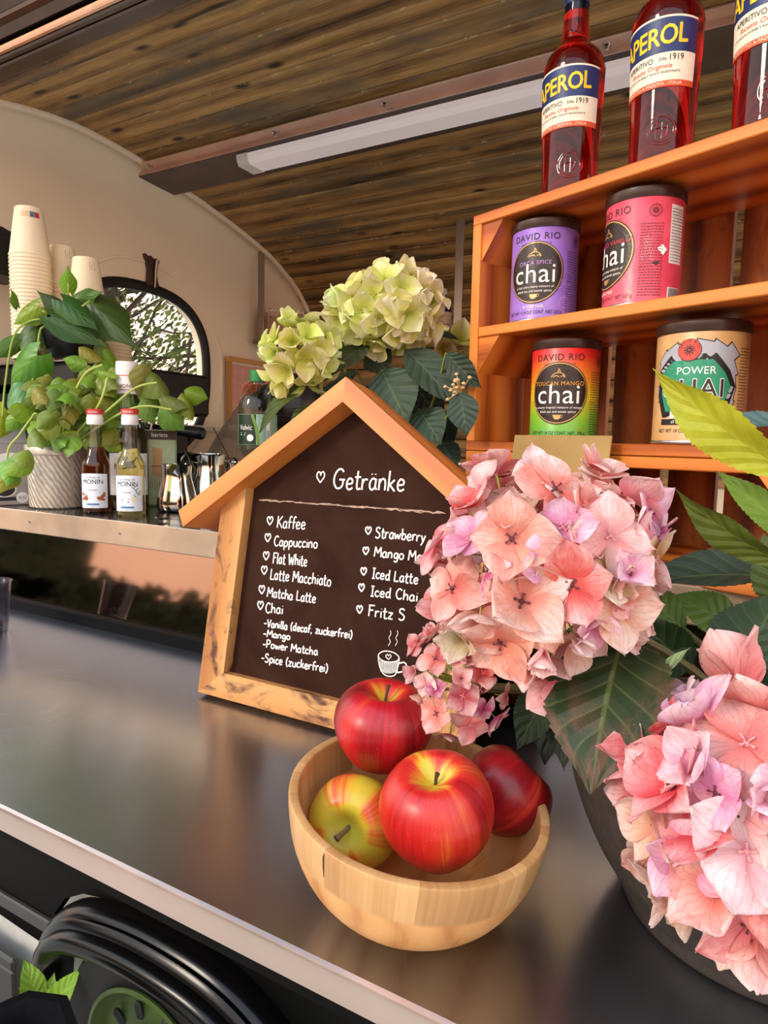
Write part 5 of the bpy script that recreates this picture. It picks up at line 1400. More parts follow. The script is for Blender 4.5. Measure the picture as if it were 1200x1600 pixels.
# whisk/thermometer stick in the jug, spoon on the bar
p0, p1_ = P(362, 722, D=1.56), P(333, 668, D=1.50)
mb = MB(); d = p1_-p0; mb.tube([(0, 0, 0), d*0.5, d], [0.0022, 0.0018, 0.0014], 6)
tag(mb.build('stirrer', STEELP, None, loc=p0), 'thin dark metal stirrer leaning out of the small jug', 'stirrer')
q = bar_at(262, 808, 0.868)
spn = thing('spoon', 'small steel spoon lying at the edge of the raised bar', 'spoon', q+Vector((0, 0, 0.001)), 0.15)
mb = MB()
def sf(u, v):
    a = 2*PI*u; r = v; return (-0.010+0.017*r*math.cos(a), 0.0105*r*math.sin(a), 0.0015+0.004*r*r)
mb.grid(sf, 24, 6); mb.build('bowl', STEELP, spn)
mb = MB(); mb.tube([(0.006, 0, 0.004), (0.025, 0, 0.0045), (0.06, 0.001, 0.003), (0.072, 0.001, 0.0028)], [0.0018, 0.0015, 0.0028, 0.002], 8, flat=0.5); mb.build('handle', STEELP, spn)
# green packet with bamboo whisk picture
q = bar_at(251, 795, 1.06)
pk = thing('tea_packet', 'pale green packet with a dark band and bamboo whisk picture', 'packet', q, face_cam(q))
mb = MB(); mb.box((0, 0, 0.085), (0.072, 0.030, 0.170), bev=0.004); mb.build('packet_body', plain('packet_green', (176, 192, 150), 0.5, var=0.12, scale=30), pk, smooth=False)
f = lambda off: (lambda x, y: (x, -0.015-off, y))
mb = MB(); patch(mb, f(0.0004), -0.0355, 0.0355, 0.148, 0.168, 0); mb.text('barista', 0.013, lambda x, y: f(0.0008)(x, y+0.1545), 1)
poly2(mb, f(0.0004), [(-0.018, 0.070), (0.006, 0.066), (0.004, 0.094), (0.006, 0.128), (-0.016, 0.132), (-0.015, 0.098)], 2)
for i in range(7): stroke2(mb, f(0.0006), [(-0.018+0.004*i, 0.069), (-0.022+0.005*i, 0.040)], 0.0012, 3)
patch(mb, f(0.0007), -0.018, 0.006, 0.088, 0.091, 3)
mb.build('packet_print', [plain('band_dark', (62, 40, 36), 0.5), WHITEINK, plain('whisk', (190, 146, 96), 0.6), plain('whisk_dark', (140, 96, 56), 0.6)], pk, smooth=False)
# water bottle
q = bar_at(403, 740, 1.10)
wb_ = thing('water_bottle', 'clear plastic water bottle with green cap and green label', 'bottle', q, face_cam(q, 0.15))
s = 1.0
prof = smooth_curve([(0.030, 0.0), (0.037, 0.006), (0.0385, 0.03), (0.0365, 0.045), (0.0385, 0.06), (0.033, 0.085), (0.027, 0.105), (0.033, 0.125), (0.0395, 0.140), (0.0398, 0.205), (0.039, 0.222), (0.034, 0.240), (0.022, 0.258), (0.0145, 0.266), (0.014, 0.276)], 4)
mb = MB(); mb.lathe([(0, 0.003)]+prof, 48); mb.build('bottle_body', clear_glass('pet', (224, 236, 230), 0.10), wb_, angle=60)
mb = MB(); mb.lathe([(0.0165, 0.272), (0.0168, 0.276), (0.0165, 0.294), (0.0150, 0.2955), (0, 0.2955)], 36); mb.build('cap', plain('cap_green', (28, 130, 62), 0.4), wb_)
mb = MB(); f = lambda off: cyl(0.0396, off=off)
patch(mb, f(0.0005), -0.060, 0.0615, 0.142, 0.204, 0, 40); patch(mb, f(0.0007), -0.048, 0.002, 0.1425, 0.2035, 1, 20, ); patch(mb, f(0.0007), 0.004, 0.0045, 0.1425, 0.2035, 2, 2)
stroke2(mb, f(0.0009), [(-0.006, 0.203), (0.002, 0.18), (0.007, 0.143)], 0.006, 3)
mb.text('Volvic', 0.0150, lambda x, y: f(0.0011)(x*0.85-0.021, y+0.172), 2); disc(mb, f(0.0010), -0.010, 0.156, 0.007, 0.007, 2); stroke2(mb, f(0.0010), [(-0.034, 0.166), (-0.020, 0.166)], 0.0015, 2); stroke2(mb, f(0.0010), [(-0.034, 0.162), (-0.022, 0.162)], 0.0015, 2)
patch(mb, f(0.0009), 0.023, 0.031, 0.145, 0.188, 2, 6)
for i in range(12): patch(mb, f(0.0011), 0.0245, 0.0295, 0.148+0.002*i, 0.149+0.002*i, 1, 3)
mb.build('label_print', [plain('water_label_pale', (146, 186, 160), 0.5), plain('water_label_dark', (18, 44, 24), 0.45), WHITEINK, plain('water_label_lime', (120, 156, 60), 0.5)], wb_, smooth=False)
# clear plastic cup at the left edge of the counter
q = P(-14, 985, Z=0.0005)
pc = thing('plastic_cup', 'clear plastic cup of coloured bits at the left edge of the counter', 'cup', q)
mb = MB(); mb.lathe([(0.026, 0.0), (0.028, 0.001), (0.036, 0.088), (0.0375, 0.090), (0.0375, 0.092), (0.035, 0.092), (0.0268, 0.003), (0, 0.003)], 40); 
pm = clear_glass('frosted_cup', (216, 216, 222), 0.16, 0.15); mb.build('cup_wall', pm, pc, angle=50)
bits = [plain('bit_teal', (40, 120, 110), 0.5), plain('bit_orange', (220, 150, 70), 0.5), plain('bit_white', (230, 232, 236), 0.5), plain('bit_rose', (200, 120, 120), 0.5)]
rr = random.Random(8)
for i in range(14):
    mb = MB(); a = rr.uniform(0, 6.28); r_ = rr.uniform(0, 0.016)
    mb.lathe([(0.003, -0.003), (0.0068, -0.001), (0.0068, 0.001), (0.003, 0.003)], 12)
    o = mb.build('sweet', bits[i % 4], None, loc=q+Vector((r_*math.cos(a), r_*math.sin(a), 0.009+0.0019*i))); o.rotation_euler = (rr.uniform(-1, 1), rr.uniform(-1, 1), 0)
    tag(o, 'small %s sweet inside the clear plastic cup' % ('teal', 'orange', 'white', 'rose')[i % 4], 'sweet', 'sweets in the plastic cup')
# ------------------------------------------------------------------ hydrangeas
SEP = [0.10, 0.52, 0.80, 0.95, 1.0, 0.96, 0.84, 0.62, 0.34, 0.0]
SEPB = [0.10, 0.46, 0.70, 0.84, 0.90, 0.90, 0.82, 0.66, 0.44, 0.16]
def floret_mesh(name, mat, seed, openness, bead, prof=SEP, nu=8, nv=9, frill=0.05):
    """four broad overlapping sepals round a small bead; unit radius, facing +z"""
    rn = random.Random(seed); mb = MB()
    for k in range(4):
        a = k*PI/2+rn.uniform(-.18, .18); tilt = openness+rn.uniform(-.22, .22); L = rn.uniform(0.88, 1.08); Wd = rn.uniform(0.92, 1.16)*L
        cup = rn.uniform(-0.25, 0.75); curl = rn.uniform(-0.40, 0.35); ph = rn.uniform(0, 6); tw = rn.uniform(-.25, .25); lift = 0.012*k
        ca, sa = math.cos(a), math.sin(a); ct, st = math.cos(tilt), math.sin(tilt)
        def fn(u, v):
            s = (u-0.5)*2; i = v*(len(prof)-1); j = min(int(i), len(prof)-2); w = (prof[j]*(1-(i-j))+prof[j+1]*(i-j))*0.5*Wd
            x = s*w; y = (0.03+v)*L-0.06*abs(s)*v; z = cup*s*s*w+curl*v*v+frill*math.sin(5.0*s+3*v+ph)*v*abs(s)+tw*x*v+lift+0.03*math.sin(9*v+ph)*(1-abs(s))*v
            y2, z2 = y*ct-z*st, y*st+z*ct
            return (x*ca-y2*sa, x*sa+y2*ca, z2, (u, v))
        mb.grid(fn, nu, nv, 0)
    mb.lathe([(0.02, -0.02), (0.055, 0.03), (0.05, 0.07), (0.0, 0.10)], 8, 1)
    for k in range(4):
        a = k*PI/2+0.7; mb.tube([(0, 0, 0.03), (0.05*math.cos(a), 0.05*math.sin(a), 0.10), (0.14*math.cos(a), 0.14*math.sin(a), 0.13)], [0.012, 0.012, 0.028], 5, 1)
    mb.tube([(0, 0, 0), (0, 0, -0.35), (0.03, 0.02, -0.8)], [0.03, 0.025, 0.025], 5, 2)
    o = mb.build(name, [mat, bead, STEM], angle=180); d = o.data; bpy.data.objects.remove(o); return d
BEAD = plain('bead_dark', (96, 50, 56), 0.6); BEADP = plain('bead_pink', (220, 150, 150), 0.5); BEADG = plain('bead_green', (190, 200, 90), 0.5)
PINKM = [floret_mesh('pink_floret_petals', PETAL, i, (0.15, 0.35, 0.65, 0.95, 0.25, 0.55, 1.1, -0.1)[i], (BEADP, BEAD)[i % 2], (SEP, SEPB)[(i//2) % 2], 10, 10, 0.07) for i in range(8)]
GREENM = [floret_mesh('green_floret_petals', GPETAL, 30+i, (0.2, 0.5, 0.75, 0.95)[i], BEADG, SEPB, 8, 8, 0.06) for i in range(4)]
PAL = {'S': (238, 154, 150), 'P': (246, 200, 198), 'L': (232, 176, 212), 'C': (230, 104, 104), 'T': (226, 182, 154), 'W': (246, 226, 230), 'G': (196, 172, 124), 'M': (206, 104, 148), 'R': (206, 118, 116), 'O': (241, 170, 156)}
def put_floret(head, plant, me, pos, normal, size, color, spin=None):
    n = Vector(normal).normalized(); x = n.orthogonal().normalized(); y = n.cross(x)
    s = random.uniform(0, 2*PI) if spin is None else spin
    x, y = x*math.cos(s)+y*math.sin(s), -x*math.sin(s)+y*math.cos(s)
    M = Matrix((x*size, y*size, n*size)).transposed().to_4x4(); M.translation = Vector(pos)-plant.location-head.location
    o = bpy.data.objects.new('floret', me); COL.objects.link(o); o.parent = head; o.matrix_basis = M
    o.color = srgb(vcol(PAL[color] if isinstance(color, str) else color, 10)); return o
def on_ball(px, py, c, r):
    d = ray(px, py).normalized(); oc = CP-c; b = d.dot(oc); q = b*b-oc.length_squared+r*r
    if q <= 0:
        t = -b; p = CP+d*t; return c+(p-c).normalized()*r
    return CP+d*(-b-math.sqrt(q))
def head_on(plant, name, c, r, stem_to, stemr=0.004, mat=None):
    """flower head: branching core that carries the florets"""
    mb = MB(); base = c+(Vector(stem_to)-c).normalized()*r*0.9
    rn = random.Random(int(c.x*1000))
    for i in range(16):
        a = rn.uniform(0, 6.28); z = rn.uniform(-0.2, 1); k = math.sqrt(1-min(z*z, 1)); d = Vector((k*math.cos(a), k*math.sin(a), z))
        mb.tube([base-c, (base-c)*0.4+d*r*0.2, d*r*0.72], [0.0026, 0.0018, 0.0012], 5)
    h = mb.build(name, mat or STEM, plant); h.location = c-plant.location
    return h

# ---- the pink one in the dark stone pot, front right
PC_ = Vector((0.020, 0.575, 0.0))
pink = thing('potted_hydrangea', 'pink hydrangea with three flower heads in a dark stone pot at right', 'potted plant', PC_)
t = NT('dark_stone'); nz = t.noise(t.obj(), 60, 6, 0.7); bg_ = t.noise(t.obj(), 7, 4); t.color(t.ramp(t.math('ADD', t.math('MULTIPLY', nz, 0.5), t.math('MULTIPLY', bg_, 0.5)), [(0.32, srgb(32, 26, 22)), (0.55, srgb(64, 54, 46)), (0.75, srgb(100, 86, 74))])); t.set(rough=0.6); t.bump(nz, 0.5, 0.003)
mb = MB(); prof = smooth_curve([(0.096, 0.0), (0.103, 0.003), (0.112, 0.022), (0.130, 0.052), (0.144, 0.085), (0.150, 0.108), (0.149, 0.124), (0.145, 0.136), (0.139, 0.138), (0.134, 0.134), (0.132, 0.122)], 4)
mb.lathe(prof, 72, cap1=False); mb.build('pot', t.mat, pink, angle=60)
mb = MB(); mb.lathe([(0.132, 0.118), (0.06, 0.124), (0, 0.126)], 40); mb.build('soil', plain('soil', (46, 34, 26), 0.95, var=0.4, scale=90, bump=0.8), pink)
SOIL = PC_+Vector((0, 0, 0.122))
c1, r1 = P(848, 888, D=0.515), 0.083
c2, r2 = P(712, 1072, D=0.560), 0.040
c3, r3 = P(1170, 1262, D=0.420), 0.066
stems = MB()
def stem(c, r, via, m=stems, root=SOIL, plant=pink, rad=0.0045):
    p = [root, root.lerp(via, 0.5)+Vector((0, 0, 0.02)), via, c]
    m.tube(smooth_curve([tuple(q-plant.location) for q in p], 6), rad, 8)
stem(c1, r1, P(960, 985, D=0.60)); stem(c2, r2, P(860, 1080, D=0.62)); stem(c3, r3, P(1200, 1160, D=0.50))
h1 = head_on(pink, 'flower_head', c1, r1, P(960, 985, D=0.60))
L1 = [(345,110,82,'S'),(300,165,70,'P'),(530,170,112,'O'),(690,110,66,'P'),(640,95,60,'S'),(780,185,100,'P'),(400,325,108,'O'),(560,290,80,'L'),(705,315,106,'P'),(850,235,78,'L'),(585,470,106,'C'),(430,520,120,'T'),
 (275,330,72,'L'),(262,230,66,'C'),(165,345,70,'S'),(215,480,86,'O'),(365,645,98,'O'),(495,675,66,'P'),(605,635,56,'W'),(725,535,96,'T'),(840,390,76,'G'),(575,760,100,'S'),(165,555,80,'S'),(465,735,56,'P'),(700,445,74,'G'),
 (120,455,60,'R'),(250,620,66,'G'),(480,110,60,'W'),(790,300,70,'P'),(620,220,66,'S'),(500,400,70,'L'),(330,420,66,'M'),(770,440,66,'L'),(300,560,70,'T'),(650,590,60,'L'),(860,320,62,'M'),(410,230,66,'R'),(130,400,56,'R')]
for i, (zx, zy, rr_, k) in enumerate(L1):
    px, py = 600+zx/2, 680+zy/2; p = on_ball(px, py, c1, r1*random.uniform(0.95, 1.04))
    n = (p-c1).normalized()*0.9+(CP-p).normalized()*0.15+Vector((random.gauss(0, .32), random.gauss(0, .32), random.gauss(0, .32)))
    D = (p-CP).dot(CF); put_floret(h1, pink, PINKM[random.randrange(8)] if i != 6 else PINKM[1], p, n if i != 6 else (CP-p)+Vector((-.08, 0, .05)), rr_/2*D/F_PX*1.45, k)
for i in range(34):                                        # deeper florets that close the ball
    a = i*2.399963; z = 1-1.7*(i+0.5)/34; q = math.sqrt(max(0, 1-z*z)); f_ = (CP-c1).normalized(); u_ = f_.cross(Vector((0, 0, 1))).normalized(); v_ = u_.cross(f_)
    d = (u_*q*math.cos(a)+v_*q*math.sin(a)+f_*z).normalized()
    put_floret(h1, pink, PINKM[random.randrange(8)], c1+d*r1*0.80, d+Vector((random.gauss(0, .25), random.gauss(0, .25), random.gauss(0, .25))), 0.027, random.choice('RSPTLSO'))
h2 = head_on(pink, 'flower_head', c2, r2, P(860, 1080, D=0.62))
L2 = [(160,700,64,'O'),(165,795,38,'M'),(310,745,66,'C'),(245,815,60,'R'),(380,815,44,'R'),(165,870,66,'O'),(270,905,62,'S'),(355,890,60,'M'),(310,855,44,'M'),(205,945,48,'R'),(120,830,42,'T'),(105,745,44,'R'),(215,690,52,'C'),(335,690,46,'C'),(150,630,54,'T'),(95,590,46,'R'),(90,650,44,'R'),(240,760,50,'P'),(200,640,50,'T'),(300,800,44,'R'),(130,780,40,'P'),(250,700,50,'R'),(110,540,40,'S'),(190,590,46,'O')]
for zx, zy, rr_, k in L2:
    px, py = 600+zx/2, 680+zy/2; p = on_ball(px, py, c2+Vector((0, 0, 0.004)), r2*random.uniform(0.95, 1.1))
    n = (p-c2).normalized()+(CP-p).normalized()*0.3+Vector((random.gauss(0, .2), random.gauss(0, .2), random.gauss(0, .2)))
    D = (p-CP).dot(CF); put_floret(h2, pink, PINKM[random.randrange(8)], p, n, rr_/2*D/F_PX*1.08, k)
h3 = head_on(pink, 'flower_head', c3, r3, P(1200, 1160, D=0.50))
L3 = [(1160,1050,84,'S'),(1050,1058,44,'W'),(1042,1140,56,'C'),(1020,1175,66,'C'),(1095,1128,66,'L'),(1165,1165,84,'O'),(1060,1230,72,'C'),(1012,1195,56,'S'),(1105,1200,60,'W'),(1030,1290,54,'T'),(1070,1335,64,'L'),(1150,1270,70,'P'),(1165,1330,82,'W'),(1045,1395,58,'T'),(1120,1390,74,'O'),(1170,1440,74,'S'),(1185,1530,66,'O'),(1140,1490,62,'T'),(1195,1240,70,'L'),(1000,1240,46,'R'),(1100,1300,66,'C'),(1190,1110,66,'O'),(1080,1180,56,'P'),(1210,1390,70,'C'),(1010,1340,46,'T'),(1050,1100,46,'L'),(1215,1480,60,'S'),(1060,1440,44,'G'),(1120,1240,60,'L')]
for zx, zy, rr_, k in L3:
    p = on_ball(zx, zy, c3, r3*random.uniform(0.97, 1.05))
    n = (p-c3).normalized()+Vector((-0.15, 0.0, 0.25))+Vector((random.gauss(0, .35), random.gauss(0, .35), random.gauss(0, .35)))
    D = (p-CP).dot(CF); put_floret(h3, pink, PINKM[random.randrange(8)], p, n, rr_*D/F_PX*1.24, k)
DG, MG, YG, BG = (44, 66, 34), (64, 92, 44), (150, 160, 40), (56, 78, 66)
for (b, tp, Db, Dt, w, col, me, nrm) in (
  ((978, 985), (898, 1212), 0.49, 0.425, 1.05, (40, 60, 32), HYD[0], (-0.3, -0.9, 0.35)),
  ((1015, 1060), (975, 1275), 0.47, 0.435, 0.80, DG, HYDC[1], (0.1, -0.9, 0.3)),
  ((870, 1060), (800, 1165), 0.60, 0.585, 0.75, DG, HYDC[0], (-0.2, -1, 0.2)),
  ((905, 1050), (862, 1190), 0.60, 0.56, 0.8, (34, 48, 28), HYDC[0], (-0.4, -0.9, 0.2)), ((885, 1040), (835, 1185), 0.63, 0.60, 0.9, (30, 42, 26), HYDC[1], (-0.3, -0.9, 0.2)), ((960, 1080), (900, 1215), 0.56, 0.50, 0.8, (30, 44, 26), HYDC[1], (-0.4, -0.9, 0.2)),  # dark leaves added to stand in for shade between bowl and pot
  ((1150, 1060), (1215, 905), 0.50, 0.52, 1.05, (64, 84, 60), HYDC[0], (-0.4, -0.9, 0.5)),
  ((1225, 880), (1050, 804), 0.50, 0.50, 0.55, (96, 112, 40), HYDC[2], (0.0, -0.7, -0.6)),
  ((1240, 905), (985, 868), 0.60, 0.58, 0.42, (54, 70, 54), HYDC[1], (0, -0.5, 0.9)),
  ((1240, 742), (1002, 607), 0.44, 0.46, 0.55, (176, 178, 36), HYDC[2], (0.05, -0.75, -0.5)),
  ((1260, 670), (1095, 640), 0.50, 0.52, 0.42, (84, 112, 112), HYDC[1], (0, -0.5, 0.9)),
  ((1250, 850), (1134, 735), 0.48, 0.48, 0.42, (112, 140, 44), HYDC[0], (0.2, -0.8, 0.2)),
  ((1070, 985), (995, 915), 0.60, 0.60, 0.8, (86, 116, 44), HYDC[0], (-0.1, -0.8, 0.5)),
  ((1160, 985), (1060, 925), 0.62, 0.62, 0.8, (96, 128, 46), HYDC[1], (0.1, -0.8, 0.6)),
  ((1010, 1000), (880, 985), 0.62, 0.60, 0.7, DG, HYDC[0], (0, -0.8, 0.6)),
  ((1010, 1090), (1062, 1002), 0.45, 0.45, 0.42, (150, 172, 120), HYDC[1], (-0.7, -0.6, 0.2)),
  ((1090, 1010), (1010, 1075), 0.56, 0.54, 0.5, DG, HYDC[2], (-0.2, -0.9, 0.3)),
  ((1080, 1050), (1000, 970), 0.60, 0.58, 0.8, DG, HYDC[0], (-0.2, -0.9, 0.5)),
  ((1190, 1010), (1120, 1100), 0.58, 0.56, 0.8, DG, HYDC[1], (0, -0.9, 0.4)),
  ((1240, 960), (1190, 840), 0.56, 0.56, 0.8, (84, 100, 40), HYDC[0], (-0.2, -0.9, 0.3)),
  ((980, 1000), (1040, 920), 0.63, 0.62, 0.7, MG, HYDC[2], (0, -0.9, 0.4))):
    put_leaf(pink, me, P(*b, D=Db), P(*tp, D=Dt), nrm, w, col)
for b, D in (((978, 985), 0.49), ((1240, 905), 0.60), ((1070, 985), 0.60), ((1160, 985), 0.62), ((1015, 1060), 0.47), ((1150, 1060), 0.50)):
    q = P(*b, D=D); stems.tube(smooth_curve([tuple(v-PC_) for v in (SOIL+Vector((0.02, 0.01, 0)), SOIL.lerp(q, 0.6)+Vector((0, 0.01, 0.01)), q)], 6), 0.003, 7)
for b, D in (((1240, 742), 0.44), ((1250, 850), 0.48), ((1225, 880), 0.50), ((1240, 960), 0.56), ((1260, 670), 0.50)):
    q = P(*b, D=D); stems.tube(smooth_curve([tuple(v-PC_) for v in (SOIL+Vector((0.06, 0.0, 0)), SOIL.lerp(q, 0.6)+Vector((0.03, 0.01, 0)), q)], 6), 0.003, 7)
stems.build('stems', STEMD, pink)

# ---- the green one behind the menu board
gp = P(610, 700, D=1.08); GP = Vector((gp.x, gp.y+0.02, BZ))
gr = thing('potted_hydrangea', 'pale green hydrangea standing behind the menu board', 'potted plant', GP)
mb = MB(); mb.lathe([(0.060, 0), (0.064, 0.003), (0.078, 0.09), (0.081, 0.094), (0.080, 0.102), (0.075, 0.100), (0.072, 0.088), (0, 0.086)], 40); mb.build('pot', plain('dark_pot', (42, 40, 40), 0.5), gr, angle=40)
GS = GP+Vector((0, 0, 0.088)); st2 = MB()
g1, g2, g3 = P(604, 487, D=1.06), P(466, 555, D=1.02), P(690, 548, D=1.22)
for c, via in ((g1, P(600, 570, D=1.08)), (g2, P(500, 612, D=1.06)), (g3, P(680, 600, D=1.2))):
    stem(c, 0, via, st2, GS, gr, 0.0036)
def fill_head(h, plant, c, rad, n, size, meshes, colf, front=0.35):
    gold = PI*(3-math.sqrt(5)); k = 0; tw = (CP-c).normalized()
    for i in range(n*2):
        z = 1-2*(i+0.5)/(n*2); r = math.sqrt(1-z*z); d = Vector((r*math.cos(gold*i), r*math.sin(gold*i), z))
        if d.dot(tw) < -front: continue
        p = c+Vector((d.x*rad[0], d.y*rad[1], d.z*rad[2]))*random.uniform(0.92, 1.04)
        nn = d+Vector((random.gauss(0, .2), random.gauss(0, .2), random.gauss(0, .2)))
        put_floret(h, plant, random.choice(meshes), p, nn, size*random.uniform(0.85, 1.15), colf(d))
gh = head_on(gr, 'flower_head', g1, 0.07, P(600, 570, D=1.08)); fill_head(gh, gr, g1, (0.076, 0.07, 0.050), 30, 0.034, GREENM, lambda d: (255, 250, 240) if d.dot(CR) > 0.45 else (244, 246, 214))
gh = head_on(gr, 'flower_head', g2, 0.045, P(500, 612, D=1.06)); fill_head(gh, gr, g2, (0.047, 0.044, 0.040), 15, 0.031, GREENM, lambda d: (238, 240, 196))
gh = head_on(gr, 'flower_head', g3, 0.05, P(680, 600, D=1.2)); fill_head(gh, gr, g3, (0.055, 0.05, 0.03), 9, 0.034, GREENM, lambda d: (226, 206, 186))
for (b, tp, Db, Dt, w, col, me, nrm) in (
  ((597, 578), (630, 652), 1.05, 1.00, 1.2, (58, 78, 58), HYDC[0], (0, -0.9, 0.5)), ((633, 545), (712, 618), 1.04, 0.98, .62, (56, 74, 60), HYDC[1], (0.2, -0.8, 0.6)),
  ((719, 612), (728, 676), 0.97, 0.95, .95, (58, 78, 66), HYDC[0], (0.2, -0.9, 0.3)), ((697, 552), (745, 606), 0.99, 0.97, .75, (52, 70, 58), HYDC[1], (-0.4, -0.8, 0.3)),
  ((655, 640), (684, 684), 1.05, 1.0, 1.1, (58, 80, 62), HYDC[0], (0.1, -0.9, 0.5)), ((575, 538), (503, 574), 1.06, 1.0, .85, (60, 66, 46), HYDC[1], (0, -0.8, 0.6)),
  ((482, 596), (397, 646), 1.04, 0.98, .50, (78, 92, 36), HYDC[2], (0.1, -0.7, 0.7)), ((500, 630), (447, 668), 1.06, 1.02, .75, (70, 88, 36), HYDC[1], (0, -0.8, 0.6)),
  ((556, 578), (500, 624), 1.09, 1.04, .8, (44, 56, 36), HYDC[0], (-0.2, -0.8, 0.4)), ((690, 690), (712, 730), 1.08, 1.05, 1.0, (48, 70, 56), HYDC[0], (0.1, -0.9, 0.3)),
  ((580, 545), (602, 578), 1.08, 1.04, 1.1, (44, 54, 36), HYDC[0], (0, -0.9, 0.4)), ((660, 520), (718, 520), 1.14, 1.12, .5, (48, 62, 48), HYDC[1], (0, -0.6, 0.8)),
  ((520, 548), (510, 500), 1.08, 1.08, .6, (60, 84, 40), HYDC[0], (0, -0.9, 0.3)), ((640, 590), (690, 660), 1.10, 1.08, .9, (34, 46, 34), HYDC[1], (0, -0.9, 0.3)), ((620, 610), (560, 660), 1.12, 1.08, .9, (34, 46, 34), HYDC[0], (0, -0.9, 0.3)), ((690, 640), (700, 700), 1.12, 1.10, .9, (36, 50, 40), HYDC[1], (0, -0.9, 0.3))):
    B = P(*b, D=Db); put_leaf(gr, me, B, P(*tp, D=Dt), nrm, w, col)
    st2.tube(smooth_curve([tuple(v-GP) for v in (GS, GS.lerp(B, 0.6)+Vector((0, 0.02, 0)), B)], 5), 0.0022, 6)
mb = MB(); q = P(717, 597, D=0.97); rb = random.Random(2)
for i in range(22):
    a = Vector((rb.gauss(0, .008), rb.gauss(0, .008), rb.gauss(0, .014))); mb.lathe([(0.0005, -0.0028), (0.003, -0.001), (0.003, 0.001), (0.0005, 0.0028)], 8, c=a)
    mb.tube([(0, 0.01, -0.012), a], 0.0006, 4)
o = mb.build('buds', plain('bud_cream', (226, 190, 140), 0.6), gr); o.location = q-GP
st2.tube(smooth_curve([tuple(v-GP) for v in (GS, P(700, 640, D=1.08), q)], 5), 0.0022, 6)
st2.build('stems', plain('leafy_stem', (126, 138, 62), 0.5), gr)
# ------------------------------------------------------------------ back of the caravan
sh = thing('hanging_shelf', 'wall shelf hung on flat metal brackets under the plank ceiling', 'shelf', (-1.30, 2.16, 0.735))
mb = MB(); mb.box((-0.02, 0.0, 0.0), (0.90, 0.22, 0.018), bev=0.002); mb.build('board', plain('shelf_grey', (120, 104, 92), 0.5), sh, smooth=False)
for x in (-0.44, 0.385):
    mb = MB(); mb.box((x, -0.095, 0.175), (0.028, 0.006, 0.345), bev=0.001); mb.box((x, -0.0, -0.013), (0.028, 0.22, 0.006), bev=0.001); mb.build('bracket', GREYMET, sh, smooth=False)
q = P(452, 512, Y=2.13)
fb = thing('filter_bag', 'clear bag of white coffee filters on the hanging shelf', 'bag', (q.x, q.y, 0.7445))
def frill(u, v):
    x = -0.11+0.22*u; hgt = 0.105-0.03*u**3+0.004*math.sin(u*70); s = 1-0.2*v
    return (x, -0.045*s+0.003*math.sin(u*70)*v, hgt*v)
mb = MB(); mb.grid(frill, 90, 8); mb.grid(lambda u, v: (lambda p: (p[0], -p[1], p[2]))(frill(u, v)), 90, 8, flip=True)
mb.grid(lambda u, v: (lambda a: (a[0], a[1]*(1-2*v), a[2]))(frill(u, 1.0)), 90, 4); mb.build('filters', plain('filter_paper', (214, 186, 164), 0.8, var=0.08), fb, angle=80)
mb = MB(); rim = [tuple(Vector(frill(i/120, 1.0))+Vector((0, -0.004, 0.001+0.004*abs(math.sin(i*0.55))))) for i in range(121)]; mb.tube(rim, 0.0035, 6); mb.build('fluted_rims', plain('filter_white', (236, 220, 204), 0.8), fb)
mb = MB(); mb.box((0, 0, 0.048), (0.235, 0.105, 0.092), bev=0.02); mb.build('bag', clear_glass('bag_film', (240, 232, 224), 0.05, 0.12), fb, smooth=False)
q = P(691, 505, Y=2.13)
bt_ = thing('sauce_bottle', 'small dark blue bottle with pale label at the right of the hanging shelf', 'bottle', (q.x, q.y, 0.7445))
mb = MB(); mb.lathe([(0.028, 0), (0.030, 0.003), (0.030, 0.075), (0.024, 0.092), (0.012, 0.105), (0.012, 0.118)], 28); mb.build('bottle_body', plain('dark_blue_glass', (28, 30, 54), 0.15), bt_)
mb = MB(); mb.lathe([(0.0305, 0.012), (0.0305, 0.052)], 28, cap0=False, cap1=False); mb.build('label_band', plain('pale_label', (196, 164, 146), 0.6), bt_)
mb = MB(); mb.lathe([(0.014, 0.112), (0.014, 0.130), (0.009, 0.133), (0, 0.133)], 20); mb.build('cap', plain('cap_grey', (196, 186, 180), 0.4), bt_)
q = P(535, 462, Y=2.15)
gl = thing('drinking_glass', 'clear glass on the hanging shelf, behind the green flower head', 'glass', (q.x, q.y, 0.7445))
mb = MB(); mb.lathe([(0.026, 0), (0.032, 0.115), (0.030, 0.115), (0.024, 0.005), (0, 0.005)], 28); mb.build('glass_body', CLEAR, gl, angle=50)

# framed print standing on the inner window ledge by the end wall
fr = thing('framed_print', 'small oak framed print of an orange fruit slice on pink, by the window', 'picture', (XL+0.022, 2.09, 0.40))
wy, wz = 0.34, 0.262
mb = MB()
for (y, z, dy, dz) in ((0, 0.008, wy, 0.016), (0, wz-0.008, wy, 0.016), (-wy/2+0.008, wz/2, 0.016, wz-0.032), (wy/2-0.008, wz/2, 0.016, wz-0.032)): mb.box((0, y, z), (0.018, dy, dz), bev=0.001)
mb.build('frame', WFRAME, fr, smooth=False)
mb = MB(); mb.box((-0.003, 0, wz/2), (0.004, wy-0.03, wz-0.03)); mb.build('mat_board', plain('mat_cream', (226, 206, 192), 0.7), fr, smooth=False)
f = lambda off: (lambda x, y: (off, x, wz/2+y))
mb = MB(); patch(mb, f(0.0000), -0.145, 0.145, -0.106, 0.106, 0, 2); disc(mb, f(0.0008), -0.02, -0.015, 0.085, 0.075, 2); disc(mb, f(0.0016), -0.02, -0.015, 0.076, 0.066, 1)
for i in range(9):
    a = 2*PI*i/9; stroke2(mb, f(0.0024), [(-0.02, -0.015), (-0.02+0.07*math.cos(a), -0.015+0.061*math.sin(a))], 0.003, 2)
